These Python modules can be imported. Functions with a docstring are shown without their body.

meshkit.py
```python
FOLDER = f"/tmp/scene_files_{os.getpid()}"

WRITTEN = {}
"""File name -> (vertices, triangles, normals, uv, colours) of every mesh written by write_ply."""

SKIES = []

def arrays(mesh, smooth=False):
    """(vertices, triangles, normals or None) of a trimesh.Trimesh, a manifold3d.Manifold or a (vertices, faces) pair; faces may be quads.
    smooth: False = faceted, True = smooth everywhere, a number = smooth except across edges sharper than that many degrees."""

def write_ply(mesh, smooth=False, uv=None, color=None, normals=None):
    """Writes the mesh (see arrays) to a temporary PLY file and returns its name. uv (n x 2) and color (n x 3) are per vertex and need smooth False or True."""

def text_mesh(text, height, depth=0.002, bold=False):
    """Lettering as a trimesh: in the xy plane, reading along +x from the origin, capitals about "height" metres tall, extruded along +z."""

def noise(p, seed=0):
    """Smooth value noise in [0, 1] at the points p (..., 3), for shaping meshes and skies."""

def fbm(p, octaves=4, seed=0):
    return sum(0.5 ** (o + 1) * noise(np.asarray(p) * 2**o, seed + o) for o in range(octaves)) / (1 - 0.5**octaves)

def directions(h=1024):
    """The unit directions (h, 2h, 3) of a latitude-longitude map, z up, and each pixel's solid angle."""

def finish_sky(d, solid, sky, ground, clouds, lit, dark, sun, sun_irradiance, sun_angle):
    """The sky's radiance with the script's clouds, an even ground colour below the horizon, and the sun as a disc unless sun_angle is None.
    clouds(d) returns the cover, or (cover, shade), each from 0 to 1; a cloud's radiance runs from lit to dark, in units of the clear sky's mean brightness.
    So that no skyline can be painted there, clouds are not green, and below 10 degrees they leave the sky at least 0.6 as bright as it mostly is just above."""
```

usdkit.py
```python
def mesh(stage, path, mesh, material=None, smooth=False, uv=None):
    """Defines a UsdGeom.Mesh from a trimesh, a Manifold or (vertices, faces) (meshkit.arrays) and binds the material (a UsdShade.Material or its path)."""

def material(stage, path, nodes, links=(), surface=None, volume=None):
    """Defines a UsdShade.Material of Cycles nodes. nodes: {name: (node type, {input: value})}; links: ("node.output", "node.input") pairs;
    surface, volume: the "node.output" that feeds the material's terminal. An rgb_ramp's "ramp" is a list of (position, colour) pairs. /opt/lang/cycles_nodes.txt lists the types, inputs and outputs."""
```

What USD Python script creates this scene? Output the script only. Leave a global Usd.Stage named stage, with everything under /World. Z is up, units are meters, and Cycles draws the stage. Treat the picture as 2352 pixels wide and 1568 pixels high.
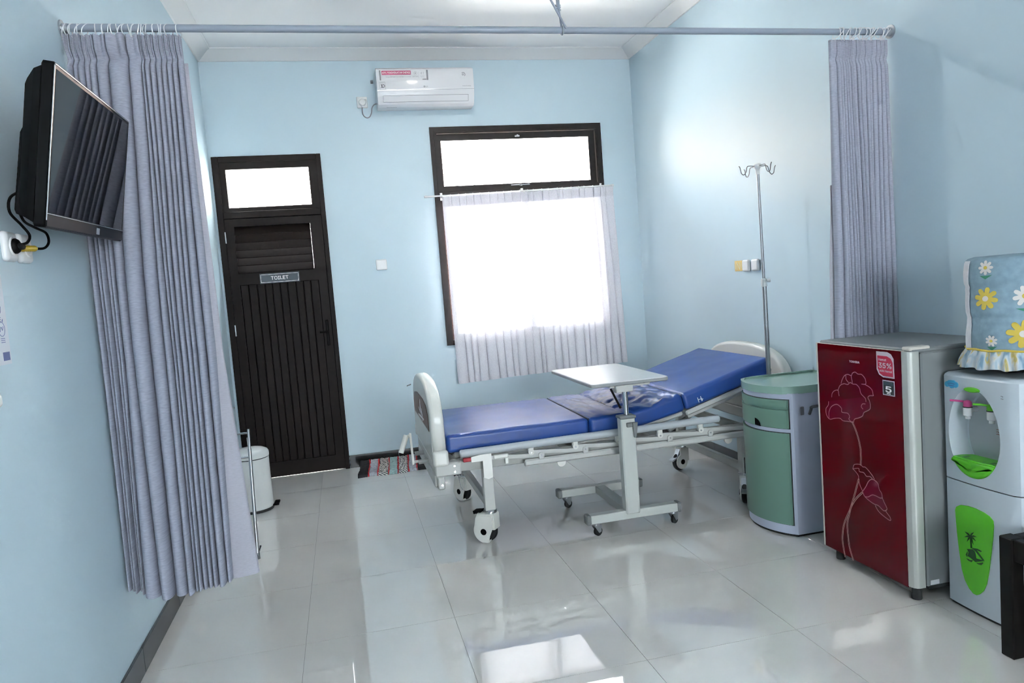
import math, random
import numpy as np, trimesh
import usdkit, meshkit
from pxr import Usd, UsdGeom, UsdLux, UsdShade, Sdf, Gf
from shapely.geometry import Polygon, Point, LineString, box as sbox
from shapely import affinity, union_all

random.seed(7)
rng = np.random.default_rng(7)
PI = math.pi

stage = Usd.Stage.CreateInMemory()
UsdGeom.SetStageUpAxis(stage, UsdGeom.Tokens.z)
UsdGeom.SetStageMetersPerUnit(stage, 1.0)
world = UsdGeom.Xform.Define(stage, '/World')
stage.SetDefaultPrim(world.GetPrim())
UsdGeom.Scope.Define(stage, '/World/Looks')

# ------------------------------------------------------------------ camera
EXPOSURE = 0.8
cam = UsdGeom.Camera.Define(stage, '/World/camera')
yaw, pitch, roll = 0.2262, 0.0811, -0.0766
cr, sr = math.cos(roll), math.sin(roll)
r0 = np.array([math.cos(yaw), -math.sin(yaw), 0]); f0 = np.array([math.sin(yaw), math.cos(yaw), 0]); u0 = np.array([0, 0, 1.0])
fw = f0 * math.cos(pitch) - u0 * math.sin(pitch); up = u0 * math.cos(pitch) + f0 * math.sin(pitch)
cx_ = r0 * cr + up * sr; cy_ = up * cr - r0 * sr
m = Gf.Matrix4d(*[float(v) for row in ((*cx_, 0), (*cy_, 0), (*(-fw), 0), (0.263, -2.921, 1.370, 1)) for v in row])
cam.AddTransformOp().Set(m)
cam.CreateHorizontalApertureAttr(36.0); cam.CreateVerticalApertureAttr(24.0)
cam.CreateFocalLengthAttr(36.0 * 1664.1 / 2352)
cam.CreateClippingRangeAttr(Gf.Vec2f(0.05, 500))
cam.CreateExposureAttr(EXPOSURE)

# ------------------------------------------------------------------ daylight: sky and sun
SKY, SUN = 5.6, 400.0
dome = UsdLux.DomeLight.Define(stage, '/World/sky'); dome.CreateIntensityAttr(SKY); dome.CreateColorAttr(Gf.Vec3f(0.86, 0.94, 1.0))
sun = UsdLux.DistantLight.Define(stage, '/World/sun'); sun.CreateIntensityAttr(SUN); sun.CreateAngleAttr(0.6); sun.CreateNormalizeAttr(True); sun.CreateColorAttr(Gf.Vec3f(1.0, 0.96, 0.90))
sd = np.array([.68, -.06, .73]); sd /= np.linalg.norm(sd)      # where the sun stands: high on the right, a little behind the viewer
sx_ = np.cross([0, 0, 1.0], sd); sx_ /= np.linalg.norm(sx_); sy_ = np.cross(sd, sx_)
sun.AddTransformOp().Set(Gf.Matrix4d(*[float(v) for row in ((*sx_, 0), (*sy_, 0), (*sd, 0), (0, 0, 20, 1)) for v in row]))

# ------------------------------------------------------------------ helpers
_used = {}
def numbered(parent, name):
    d = _used.setdefault(parent, {})
    k = d.get(name, 0); d[name] = k + 1
    return name if k == 0 else f'{name}_{k:03d}'

MATS = {}
def mat(name, base=(.8, .8, .8), rough=.5, metal=0., bump=None, noise=None, **kw):
    """principled; noise=(scale, amount) varies the colour a little; bump=(scale, strength, distance)."""
    nodes = {'p': ('principled_bsdf', {'base_color': base, 'roughness': rough, 'metallic': metal, **kw})}
    links = []
    if noise or bump:
        nodes['g'] = ('geometry', {})
    if noise:
        nodes['n'] = ('noise_texture', {'scale': noise[0], 'detail': 4.0})
        a = noise[1]
        nodes['r'] = ('rgb_ramp', {'ramp': [(0.3, tuple(c * (1 - a) for c in base)), (0.7, tuple(min(1, c * (1 + a)) for c in base))]})
        links += [('g.position', 'n.vector'), ('n.fac', 'r.fac'), ('r.color', 'p.base_color')]
        del nodes['p'][1]['base_color']
    if bump:
        nodes['bn'] = ('noise_texture', {'scale': bump[0], 'detail': 3.0})
        nodes['b'] = ('bump', {'strength': bump[1], 'distance': bump[2]})
        links += [('g.position', 'bn.vector'), ('bn.fac', 'b.height'), ('b.normal', 'p.normal')]
    MATS[name] = usdkit.material(stage, f'/World/Looks/{name}', nodes, links, surface='p.BSDF')
    return MATS[name]

def cloth(name, base, trans, clear=0.0, weave=(60, 2, 260), amt=.12):
    """woven cloth: horizontal slubs, part of the light goes through."""
    nodes = {'g': ('geometry', {}), 'mp': ('mapping', {'scale': weave}), 'n': ('noise_texture', {'scale': 1.0, 'detail': 3.0}),
             'r': ('rgb_ramp', {'ramp': [(0.3, tuple(c * (1 - amt) for c in base)), (0.7, tuple(min(1, c * (1 + amt)) for c in base))]}),
             'd': ('principled_bsdf', {'roughness': .9, 'specular_ior_level': .1}), 't': ('translucent_bsdf', {}),
             'm': ('mix_closure', {'fac': trans})}
    links = [('g.position', 'mp.vector'), ('mp.vector', 'n.vector'), ('n.fac', 'r.fac'), ('r.color', 'd.base_color'), ('r.color', 't.color'),
             ('d.BSDF', 'm.closure1'), ('t.BSDF', 'm.closure2')]
    out = 'm.closure'
    if clear:
        nodes['c'] = ('transparent_bsdf', {}); nodes['m2'] = ('mix_closure', {'fac': clear})
        links += [('m.closure', 'm2.closure1'), ('c.BSDF', 'm2.closure2')]; out = 'm2.closure'
    MATS[name] = usdkit.material(stage, f'/World/Looks/{name}', nodes, links, surface=out)

def glass_pane(name, tint=(1, 1, 1), frosted=0.0):
    nodes = {'f': ('fresnel', {'IOR': 1.45}), 't': ('transparent_bsdf', {'color': tint}), 'g': ('glossy_bsdf', {'roughness': .02, 'color': (1, 1, 1)}), 'm': ('mix_closure', {})}
    links = [('f.fac', 'm.fac'), ('t.BSDF', 'm.closure1'), ('g.BSDF', 'm.closure2')]
    out = 'm.closure'
    if frosted:
        nodes['tr'] = ('translucent_bsdf', {'color': (.95, .97, .97)}); nodes['m2'] = ('mix_closure', {'fac': frosted})
        links += [('m.closure', 'm2.closure1'), ('tr.BSDF', 'm2.closure2')]; out = 'm2.closure'
    MATS[name] = usdkit.material(stage, f'/World/Looks/{name}', nodes, links, surface=out)

def setdata(prim, **kw):
    for k, v in kw.items():
        if v: prim.SetCustomDataByKey(k, v)

class Thing:
    def __init__(self, name, label=None, category=None, loc=(0, 0, 0), group=None, kind=None):
        self.path = '/World/' + numbered('/World', name)
        self.loc = np.array(loc, float)
        x = UsdGeom.Xform.Define(stage, self.path); x.AddTranslateOp().Set(Gf.Vec3d(*map(float, loc)))
        setdata(x.GetPrim(), label=label, category=category, group=group, kind=kind)
    def part(self, name, mesh, material, smooth=30, parent=None, label=None, kind=None):
        """a Mesh in world coordinates put under the thing (or under one of its parts); returns its path."""
        up_ = parent or self.path
        path = up_ + '/' + numbered(up_, name)
        me = trimesh.Trimesh(np.asarray(mesh.vertices) - self.loc, mesh.faces, process=False)
        p = usdkit.mesh(stage, path, me, MATS[material], smooth=smooth)
        setdata(p.GetPrim(), label=label, kind=kind)
        return path

def single(name, mesh, material, label, category, group=None, kind=None, smooth=30):
    path = '/World/' + numbered('/World', name)
    p = usdkit.mesh(stage, path, mesh, MATS[material], smooth=smooth)
    setdata(p.GetPrim(), label=label, category=category, group=group, kind=kind)
    return path

def cat(*ms):
    ms = [q for m_ in ms for q in (m_ if isinstance(m_, (list, tuple)) else [m_])]
    return trimesh.util.concatenate(ms)

def box(x0, x1, y0, y1, z0, z1, b=0.0):
    x0, x1 = sorted((x0, x1)); y0, y1 = sorted((y0, y1)); z0, z1 = sorted((z0, z1))
    c = np.array([(x0 + x1) / 2, (y0 + y1) / 2, (z0 + z1) / 2]); h = np.array([x1 - x0, y1 - y0, z1 - z0]) / 2
    if b <= 0:
        m_ = trimesh.creation.box(2 * h); m_.apply_translation(c); return m_
    b = min(b, h.min() * .95)
    pts = []
    for sx in (-1, 1):
        for sy in (-1, 1):
            for sz in (-1, 1):
                s = np.array([sx, sy, sz])
                for k in range(3):
                    q = h - b; q[k] = h[k]; pts.append(c + s * q)
    return trimesh.convex.convex_hull(np.array(pts))

def rbox(x0, x1, y0, y1, z0, z1, r, n=(10, 10, 6), puff=0.0, wrinkle=None):
    """box with round edges, faces divided n times; puff bulges it; wrinkle(points) -> offset along z of the top."""
    c = np.array([(x0 + x1) / 2, (y0 + y1) / 2, (z0 + z1) / 2]); h = np.array([abs(x1 - x0), abs(y1 - y0), abs(z1 - z0)]) / 2
    vs, fs, at = [], [], 0
    def lin(hh, k):
        e = hh - r
        return np.unique(np.concatenate([np.linspace(-hh, -e, 5), np.linspace(-e, e, k), np.linspace(e, hh, 5)]))
    for ax in range(3):
        a, b_ = [(1, 2), (2, 0), (0, 1)][ax]
        la, lb = lin(h[a], n[a]), lin(h[b_], n[b_])
        A, B = np.meshgrid(la, lb, indexing='ij')
        for s in (-1, 1):
            p = np.zeros(A.shape + (3,)); p[..., a] = A; p[..., b_] = B; p[..., ax] = s * h[ax]
            na, nb = A.shape
            idx = np.arange(na * nb).reshape(na, nb) + at
            q = np.stack([idx[:-1, :-1], idx[1:, :-1], idx[1:, 1:], idx[:-1, 1:]], -1).reshape(-1, 4)
            if s < 0: q = q[:, ::-1]
            vs.append(p.reshape(-1, 3)); fs.append(q); at += na * nb
    v = np.vstack(vs); f = np.vstack(fs)
    inner = np.clip(v, -(h - r), h - r)
    d = v - inner; L = np.linalg.norm(d, axis=1, keepdims=True)
    v = inner + d / np.maximum(L, 1e-9) * r
    if puff:
        u = v / h
        for k in range(3):
            o = [i for i in range(3) if i != k]
            v[:, k] += np.sign(u[:, k]) * np.abs(u[:, k]) ** 3 * puff * np.clip((1 - u[:, o[0]] ** 4) * (1 - u[:, o[1]] ** 4), 0, 1)
    if wrinkle is not None:
        top = np.clip(v[:, 2] / h[2], 0, 1) ** 2
        v[:, 2] += top * wrinkle(v)
    f = np.vstack([f[:, [0, 1, 2]], f[:, [0, 2, 3]]])
    m_ = trimesh.Trimesh(v + c, f, process=False); m_.merge_vertices(digits_vertex=6)
    return m_

def tube(pts, r, n=10, closed=False, caps=True):
    pts = np.asarray(pts, float); k = len(pts)
    rr = np.broadcast_to(np.asarray(r, float), (k,))
    if closed:
        t = np.roll(pts, -1, 0) - np.roll(pts, 1, 0)
    else:
        t = np.gradient(pts, axis=0)
    t /= np.maximum(np.linalg.norm(t, axis=1, keepdims=True), 1e-9)
    ref = np.array([0, 0, 1.0]) if abs(t[0][2]) < .9 else np.array([1.0, 0, 0])
    nrm = np.cross(t[0], ref); nrm /= np.linalg.norm(nrm)
    rings = []
    for i in range(k):
        nrm = nrm - t[i] * (nrm @ t[i]); nrm /= np.linalg.norm(nrm)
        bn = np.cross(t[i], nrm)
        a = np.arange(n) / n * 2 * PI
        rings.append(pts[i] + rr[i] * (np.cos(a)[:, None] * nrm + np.sin(a)[:, None] * bn))
    v = np.vstack(rings); f = []
    for i in range(k if closed else k - 1):
        j = (i + 1) % k
        for q in range(n):
            q2 = (q + 1) % n
            f += [[i * n + q, i * n + q2, j * n + q2], [i * n + q, j * n + q2, j * n + q]]
    if caps and not closed:
        c0, c1 = len(v), len(v) + 1
        v = np.vstack([v, pts[0], pts[-1]])
        for q in range(n):
            q2 = (q + 1) % n
            f += [[c0, q2, q], [c1, (k - 1) * n + q, (k - 1) * n + q2]]
    m_ = trimesh.Trimesh(v, f, process=False)
    if m_.is_watertight and m_.volume < 0: m_.invert()
    return m_

def cyl(p0, p1, r, n=20, b=0.0):
    p0, p1 = np.asarray(p0, float), np.asarray(p1, float)
    if b:
        d = (p1 - p0) / np.linalg.norm(p1 - p0)
        pts = [p0, p0 + d * b * .01, p0 + d * b, p1 - d * b, p1 - d * b * .01, p1]
        return tube(pts, [r - b, r - b, r, r, r - b, r - b], n)
    return tube([p0, p1], r, n)

def lathe(profile, center=(0, 0, 0), n=40, axis=(0, 0, 1)):
    m_ = trimesh.creation.revolve(np.array(profile, float), sections=n)
    if m_.volume < 0: m_.invert()
    T = trimesh.geometry.align_vectors([0, 0, 1], np.array(axis, float)); m_.apply_transform(T); m_.apply_translation(center)
    return m_

AX = {'x': (np.array([0, 1, 0.]), np.array([0, 0, 1.]), np.array([1, 0, 0.])),
      'y': (np.array([-1, 0, 0.]), np.array([0, 0, 1.]), np.array([0, 1, 0.])),
      'z': (np.array([1, 0, 0.]), np.array([0, 1, 0.]), np.array([0, 0, 1.]))}
def prism(poly, a0, a1, axis='x'):
    """polygon extruded along an axis. axis x: polygon in (y, z); y: in (x, z); z: in (x, y)."""
    if not isinstance(poly, Polygon) and not hasattr(poly, 'geoms'): poly = Polygon(poly)
    if not poly.is_valid: poly = poly.buffer(0)
    if axis == 'y': poly = affinity.scale(poly, -1, 1, origin=(0, 0))
    gs = [g for g in getattr(poly, 'geoms', [poly]) if g.area > 0]
    m_ = cat([trimesh.creation.extrude_polygon(g, a1 - a0, engine='earcut') for g in gs])
    e0, e1, e2 = AX[axis]
    m_ = trimesh.Trimesh(m_.vertices[:, :1] * e0 + m_.vertices[:, 1:2] * e1 + (m_.vertices[:, 2:3] + a0) * e2, m_.faces, process=False)
    return m_

def loft(outline, levels, axis='x'):
    """convex outline (n x 2) stacked: levels of (position, inset)."""
    o = np.asarray(outline, float); n = len(o); c = o.mean(0)
    if Polygon(o).exterior.is_ccw is False: o = o[::-1]
    t = np.roll(o, -1, 0) - np.roll(o, 1, 0); nr = np.stack([-t[:, 1], t[:, 0]], 1); nr /= np.linalg.norm(nr, axis=1, keepdims=True)
    e0, e1, e2 = AX[axis]
    if axis == 'y': e0 = -e0
    rings = [(o + nr * ins)[:, :1] * e0 + (o + nr * ins)[:, 1:2] * e1 + a * e2 for a, ins in levels]
    v = np.vstack(rings + [c[0] * e0 + c[1] * e1 + levels[0][0] * e2, c[0] * e0 + c[1] * e1 + levels[-1][0] * e2])
    f = []
    for i in range(len(levels) - 1):
        for q in range(n):
            q2 = (q + 1) % n
            f += [[i * n + q, i * n + q2, (i + 1) * n + q2], [i * n + q, (i + 1) * n + q2, (i + 1) * n + q]]
    k = len(levels)
    for q in range(n):
        q2 = (q + 1) % n
        f += [[k * n, q2, q], [k * n + 1, (k - 1) * n + q, (k - 1) * n + q2]]
    m_ = trimesh.Trimesh(v, f, process=False)
    if m_.volume < 0: m_.invert()
    return m_

def rounded(x0, x1, y0, y1, r, n=6):
    pts = []
    for cx, cy, a0 in ((x1 - r, y1 - r, 0), (x0 + r, y1 - r, 90), (x0 + r, y0 + r, 180), (x1 - r, y0 + r, 270)):
        for k in range(n + 1):
            a = math.radians(a0 + 90 * k / n); pts.append((cx + r * math.cos(a), cy + r * math.sin(a)))
    return pts

def spline(pts, k=8):
    """Catmull-Rom through the points."""
    p = np.asarray(pts, float); p = np.vstack([2 * p[0] - p[1], p, 2 * p[-1] - p[-2]]); out = []
    for i in range(1, len(p) - 2):
        for t in np.linspace(0, 1, k, endpoint=False):
            a, b, c, d = p[i - 1], p[i], p[i + 1], p[i + 2]
            out.append(.5 * (2 * b + (c - a) * t + (2 * a - 5 * b + 4 * c - d) * t * t + (3 * b - a - 3 * c + d) * t ** 3))
    out.append(p[-2]); return np.array(out)

def text(s, height, origin, right, upv, depth=.0015, bold=False, center=False, width=None):
    """lettering on a face: right and upv are its directions, it stands out along right x upv."""
    t = meshkit.text_mesh(s, height, depth, bold)
    v = np.array(t.vertices); v[:, 0] -= v[:, 0].min()
    if width: v[:, 0] *= width / v[:, 0].max()
    if center: v[:, 0] -= v[:, 0].max() / 2
    r_, u_ = np.array(right, float), np.array(upv, float); r_ /= np.linalg.norm(r_); u_ /= np.linalg.norm(u_)
    o = np.cross(r_, u_)
    return trimesh.Trimesh(np.array(origin, float) + v[:, :1] * r_ + v[:, 1:2] * u_ + v[:, 2:3] * o, t.faces, process=False)

def turn(m_, angle, axis, point):
    m_ = m_.copy(); m_.apply_transform(trimesh.transformations.rotation_matrix(angle, axis, point)); return m_

def ribbon(pts, w):
    """a flat stroke along 2-D points as a shapely polygon."""
    return LineString([tuple(p) for p in pts]).buffer(w / 2, cap_style=1, join_style=1, quad_segs=2)

# ------------------------------------------------------------------ materials
mat('wall_paint', (.56, .69, .76), .55, noise=(1.3, .025), bump=(90, .08, .002))
mat('ceiling_paint', (.88, .88, .885), .7)
mat('cornice_paint', (.80, .80, .80), .6)
mat('floor_tile', (.655, .63, .60), .012, noise=(3.0, .02), ior=1.75, specular_ior_level=.95)
mat('floor_tile_b', (.659, .634, .603), .012, noise=(2.2, .02), ior=1.75, specular_ior_level=.95)
mat('floor_tile_c', (.651, .627, .597), .012, noise=(4.0, .02), ior=1.75, specular_ior_level=.95)
mat('grout', (.30, .29, .27), .9)
mat('black_tile', (.012, .012, .013), .12)
mat('skirting_tile', (.055, .055, .058), .15)
mat('dark_wood', (.0085, .0052, .0046), .5, specular_ior_level=.14, noise=(30, .25), bump=(120, .08, .001))
mat('window_wood', (.011, .008, .008), .42, specular_ior_level=.2, noise=(30, .2))
mat('sash_wood', (.060, .026, .018), .35)
mat('chrome', (.75, .76, .78), .12, 1.0)
mat('steel', (.62, .63, .65), .28, 1.0)
mat('dull_steel', (.45, .47, .50), .35, .9)
mat('rail_paint', (.24, .28, .34), .45)
mat('white_plastic', (.80, .80, .80), .3)
mat('grey_white_plastic', (.66, .69, .70), .3)
mat('ac_white', (.82, .82, .84), .07)
mat('ac_seam', (.25, .26, .28), .5)
mat('ac_lens', (.95, .95, .95), .1, emission_color=(1, 1, 1), emission_strength=3.0)
mat('label_magenta', (.40, .012, .10), .4)
mat('label_grey', (.16, .16, .18), .5)
mat('label_pale', (.74, .74, .76), .4)
mat('ink', (.03, .03, .035), .5)
mat('ink_grey', (.30, .30, .33), .5)
mat('ink_blue', (.07, .10, .28), .5)
mat('white_ink', (.88, .86, .86), .5)
mat('sign_grey', (.07, .085, .10), .45, specular_ior_level=.25)
mat('ring_metal', (.88, .88, .90), .3, .4)
mat('pole_steel', (.36, .37, .39), .32, .85)
mat('hook_wire', (.22, .23, .25), .4, .6)
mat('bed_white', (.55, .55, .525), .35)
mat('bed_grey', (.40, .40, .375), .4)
mat('rail_tube', (.46, .49, .51), .3)
mat('bed_abs', (.76, .75, .70), .22, noise=(4, .04))
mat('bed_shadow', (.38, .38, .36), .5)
mat('brown_panel', (.20, .115, .085), .4)
mat('blue_vinyl', (.013, .052, .225), .31, noise=(5, .10), bump=(260, .10, .001), specular_ior_level=.5)
mat('piping_dark', (.008, .018, .07), .5)
mat('rubber', (.012, .012, .013), .6)
mat('dark_plastic', (.004, .004, .0045), .5, specular_ior_level=.06)
mat('black_gloss', (.003, .003, .0035), .3, specular_ior_level=.08)
mat('screen_glass', (.002, .002, .004), .03, specular_ior_level=.11)
mat('red_plastic', (.35, .01, .02), .4)
mat('table_laminate', (.70, .70, .69), .17)
mat('table_edge', (.30, .31, .31), .4)
mat('table_steel', (.54, .56, .53), .35)
mat('grey_cap', (.17, .18, .18), .5)
mat('cab_lavender', (.48, .52, .64), .35)
mat('cab_green', (.135, .245, .195), .2)
mat('cab_top', (.24, .38, .32), .15)
mat('fridge_red', (.062, .0008, .003), .05, noise=(2, .12), specular_ior_level=.15)
mat('fridge_red_light', (.092, .002, .013), .06, specular_ior_level=.15)
mat('flower_line', (.32, .11, .14), .4)
mat('stem_line', (.34, .19, .18), .4)
mat('fridge_silver', (.46, .47, .44), .33, .25)
mat('fridge_trim', (.55, .52, .46), .4)
mat('fridge_side', (.19, .205, .21), .45)
mat('gasket', (.03, .035, .035), .7)
mat('sticker_red', (.42, .012, .05), .4)
mat('sticker_pale', (.52, .46, .52), .4)
mat('sticker_black', (.012, .014, .018), .4)
mat('sticker_slate', (.03, .06, .075), .4)
mat('dispenser_white', (.52, .575, .62), .28)
mat('dispenser_recess', (.40, .43, .45), .4)
mat('lime', (.10, .42, .02), .3)
mat('lime_bright', (.075, .40, .012), .4)
mat('lime_dark', (.03, .17, .015), .4)
mat('pink_plastic', (.55, .06, .22), .35)
mat('cyan_sticker', (.05, .33, .55), .4)
mat('palm_print', (.008, .05, .012), .5)
mat('brown_print', (.30, .17, .14), .6)
mat('espresso_wood', (.005, .0037, .0033), .45, specular_ior_level=.13, noise=(25, .25))
mat('bin_white', (.70, .71, .70), .22)
mat('yellow_plastic', (.55, .38, .02), .4)
mat('yellow_plate', (.75, .52, .16), .45)
mat('yellow_ink', (.82, .75, .45), .5)
mat('socket_hole', (.16, .17, .18), .5)
mat('orange_lamp', (.9, .25, .1), .4, emission_color=(1, .3, .15), emission_strength=1.5)
mat('paper', (.70, .72, .78), .7)
mat('yarn_black', (.012, .011, .013), .95, bump=(160, .6, .004))
mat('yarn_red', (.50, .015, .02), .95, bump=(160, .6, .004))
mat('yarn_grey', (.38, .40, .44), .95, noise=(60, .3), bump=(160, .6, .004))
mat('yarn_teal', (.26, .38, .38), .95, noise=(60, .25), bump=(160, .6, .004))
MATS['yarn_mixed'] = usdkit.material(stage, '/World/Looks/yarn_mixed', {'g': ('geometry', {}), 'mp': ('mapping', {'scale': (1, 1, 1)}),
    'w': ('wave_texture', {'wave_type': 'bands', 'bands_direction': 'diagonal', 'scale': 28.0, 'distortion': 5.0, 'detail': 2.0}),
    'r': ('rgb_ramp', {'ramp': [(.42, (.02, .02, .022)), (.5, (.70, .68, .64))]}), 'p': ('principled_bsdf', {'roughness': .95})},
    [('g.position', 'mp.vector'), ('mp.vector', 'w.vector'), ('w.fac', 'r.fac'), ('r.color', 'p.base_color')], surface='p.BSDF')
cloth('privacy_cloth', (.375, .39, .465), .10)
cloth('lining_cloth', (.50, .49, .55), .15, amt=.06)
cloth('window_lining', (.70, .68, .74), .15, weave=(180, 4, 180), amt=.06)
cloth('window_cloth', (.78, .76, .81), .11, clear=.02, weave=(180, 4, 180), amt=.08)
cloth('cover_cloth', (.24, .34, .405), .05, weave=(40, 40, 40), amt=.10)
MATS['frill_cloth'] = usdkit.material(stage, '/World/Looks/frill_cloth', {'g': ('geometry', {}), 'mp': ('mapping', {'scale': (34, 34, 6)}), 'n': ('noise_texture', {'scale': 1.0, 'detail': 2.0}),
    'r': ('rgb_ramp', {'ramp': [(.36, (.17, .27, .36)), (.47, (.42, .50, .56)), (.53, (.55, .56, .55)), (.60, (.48, .38, .11)), (.68, (.20, .30, .38))]}), 'p': ('principled_bsdf', {'roughness': .9, 'specular_ior_level': .1})},
    [('g.position', 'mp.vector'), ('mp.vector', 'n.vector'), ('n.fac', 'r.fac'), ('r.color', 'p.base_color')], surface='p.BSDF')
cloth('cover_white', (.68, .68, .70), .05, weave=(40, 40, 40), amt=.05)
mat('cloth_yellow', (.56, .42, .07), .9); mat('cloth_pale', (.66, .62, .58), .9); mat('cloth_green', (.05, .22, .13), .9)
glass_pane('clear_glass'); glass_pane('frosted_glass', frosted=.75)
mat('asphalt', (.09, .09, .095), .9, noise=(3, .2))
mat('concrete', (.74, .73, .70), .9, noise=(2, .08))
mat('house_wall', (.80, .78, .73), .9)
mat('roof_tile', (.27, .22, .19), .85, noise=(6, .10)); mat('roof_tile_b', (.22, .18, .15), .85, noise=(6, .10))
mat('bath_tile', (.86, .86, .86), .3)
mat('lamp_diffuser', (.9, .9, .9), .4, emission_color=(1, .97, .93), emission_strength=1150.0)
mat('nail_metal', (.12, .13, .14), .5)

# ================================================================== the room
XL, XR, YB, YF, ZC = -0.60, 2.80, 2.92, -7.00, 3.23
WX0, WX1, WZ0, WZ1 = 1.065, 2.50, 0.90, 2.64          # window opening
DX0, DX1, DZ1 = -0.58, 0.21, 2.465                    # door opening

# floor: polished tiles with open joints
fl = Thing('floor', 'glossy pale grey polished floor tiles with thin joints', 'floor', kind='structure')
fl.part('joint_bed', box(XL - .1, XR + .1, YF - .1, YB + .15, -.10, -.0025), 'grout', False)
g = .0009
xs = [-.6 + .6 * k for k in range(7)]
ys = [YB, 2.4] + [2.4 - .6 * k for k in range(1, 17)]
for i in range(6):
    for j in range(len(ys) - 1):
        x0, x1 = xs[i], min(xs[i + 1], XR); y1, y0 = ys[j], max(ys[j + 1], YF)
        if x1 - x0 < .02 or y1 - y0 < .02: continue
        fl.part('tile', box(x0 + g, x1 - g, y0 + g, y1 - g, -.012, 0), random.choice(['floor_tile', 'floor_tile', 'floor_tile_b', 'floor_tile_c']), False)

def wall_with_holes(x0, x1, y0, y1, z0, z1, holes):
    """a wall along x with rectangular openings (x0, x1, z0, z1)."""
    poly = sbox(x0, z0, x1, z1)
    for h in holes: poly = poly.difference(sbox(h[0], h[2], h[1], h[3]))
    return prism(poly, y0, y1, 'y')
single('wall_back', wall_with_holes(XL - .15, XR + .15, YB, YB + .15, -.1, ZC + .2, [(WX0, WX1, WZ0, WZ1), (DX0, DX1, -.2, DZ1)]), 'wall_paint',
       'pale blue painted wall with the toilet door and the window', 'wall', kind='structure', smooth=False)
single('wall_left', box(XL - .15, XL, YF - .15, YB + .15, -.1, ZC + .2), 'wall_paint', 'pale blue painted wall behind the television', 'wall', kind='structure', smooth=False)
single('wall_right', box(XR, XR + .15, YF - .15, YB + .15, -.1, ZC + .2), 'wall_paint', 'pale blue painted wall behind the bed head and the fridge', 'wall', kind='structure', smooth=False)
FW0, FW1, FZ0, FZ1 = .30, 2.60, .90, 2.55              # the window behind the viewer
single('wall_front', wall_with_holes(XL - .15, XR + .15, YF - .15, YF, -.1, ZC + .2, [(FW0, FW1, FZ0, FZ1)]), 'wall_paint', 'pale blue painted wall behind the viewer', 'wall', kind='structure', smooth=False)
single('ceiling', box(XL - .2, XR + .2, YF - .2, YB + .2, ZC, ZC + .15), 'ceiling_paint', 'flat white painted ceiling', 'ceiling', kind='structure', smooth=False)

w2 = Thing('window_2', 'dark brown two-light window in the wall behind the viewer', 'window', kind='structure')
w2.part('frame', prism(sbox(FW0, FZ0, FW1, FZ1).difference(sbox(FW0 + .05, FZ0 + .05, (FW0 + FW1) / 2 - .025, FZ1 - .05)).difference(sbox((FW0 + FW1) / 2 + .025, FZ0 + .05, FW1 - .05, FZ1 - .05)), YF - .13, YF + .01, 'y'), 'window_wood', False)
for a_, b_ in ((FW0 + .045, (FW0 + FW1) / 2 - .02), ((FW0 + FW1) / 2 + .02, FW1 - .045)): w2.part('pane', box(a_, b_, YF - .075, YF - .07, FZ0 + .045, FZ1 - .045), 'clear_glass', False)
single('veranda_roof', box(-6, 8, YF - 2.0, YF - .15, 3.15, 3.25), 'ceiling_paint', 'flat veranda roof over the window behind the viewer', 'roof', kind='structure', smooth=False)
single('veranda_floor', box(-25, 25, YF - 25, YF - .15, -.30, -.12), 'asphalt', 'dark paved yard behind the viewer', 'ground', kind='structure', smooth=False)

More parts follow.
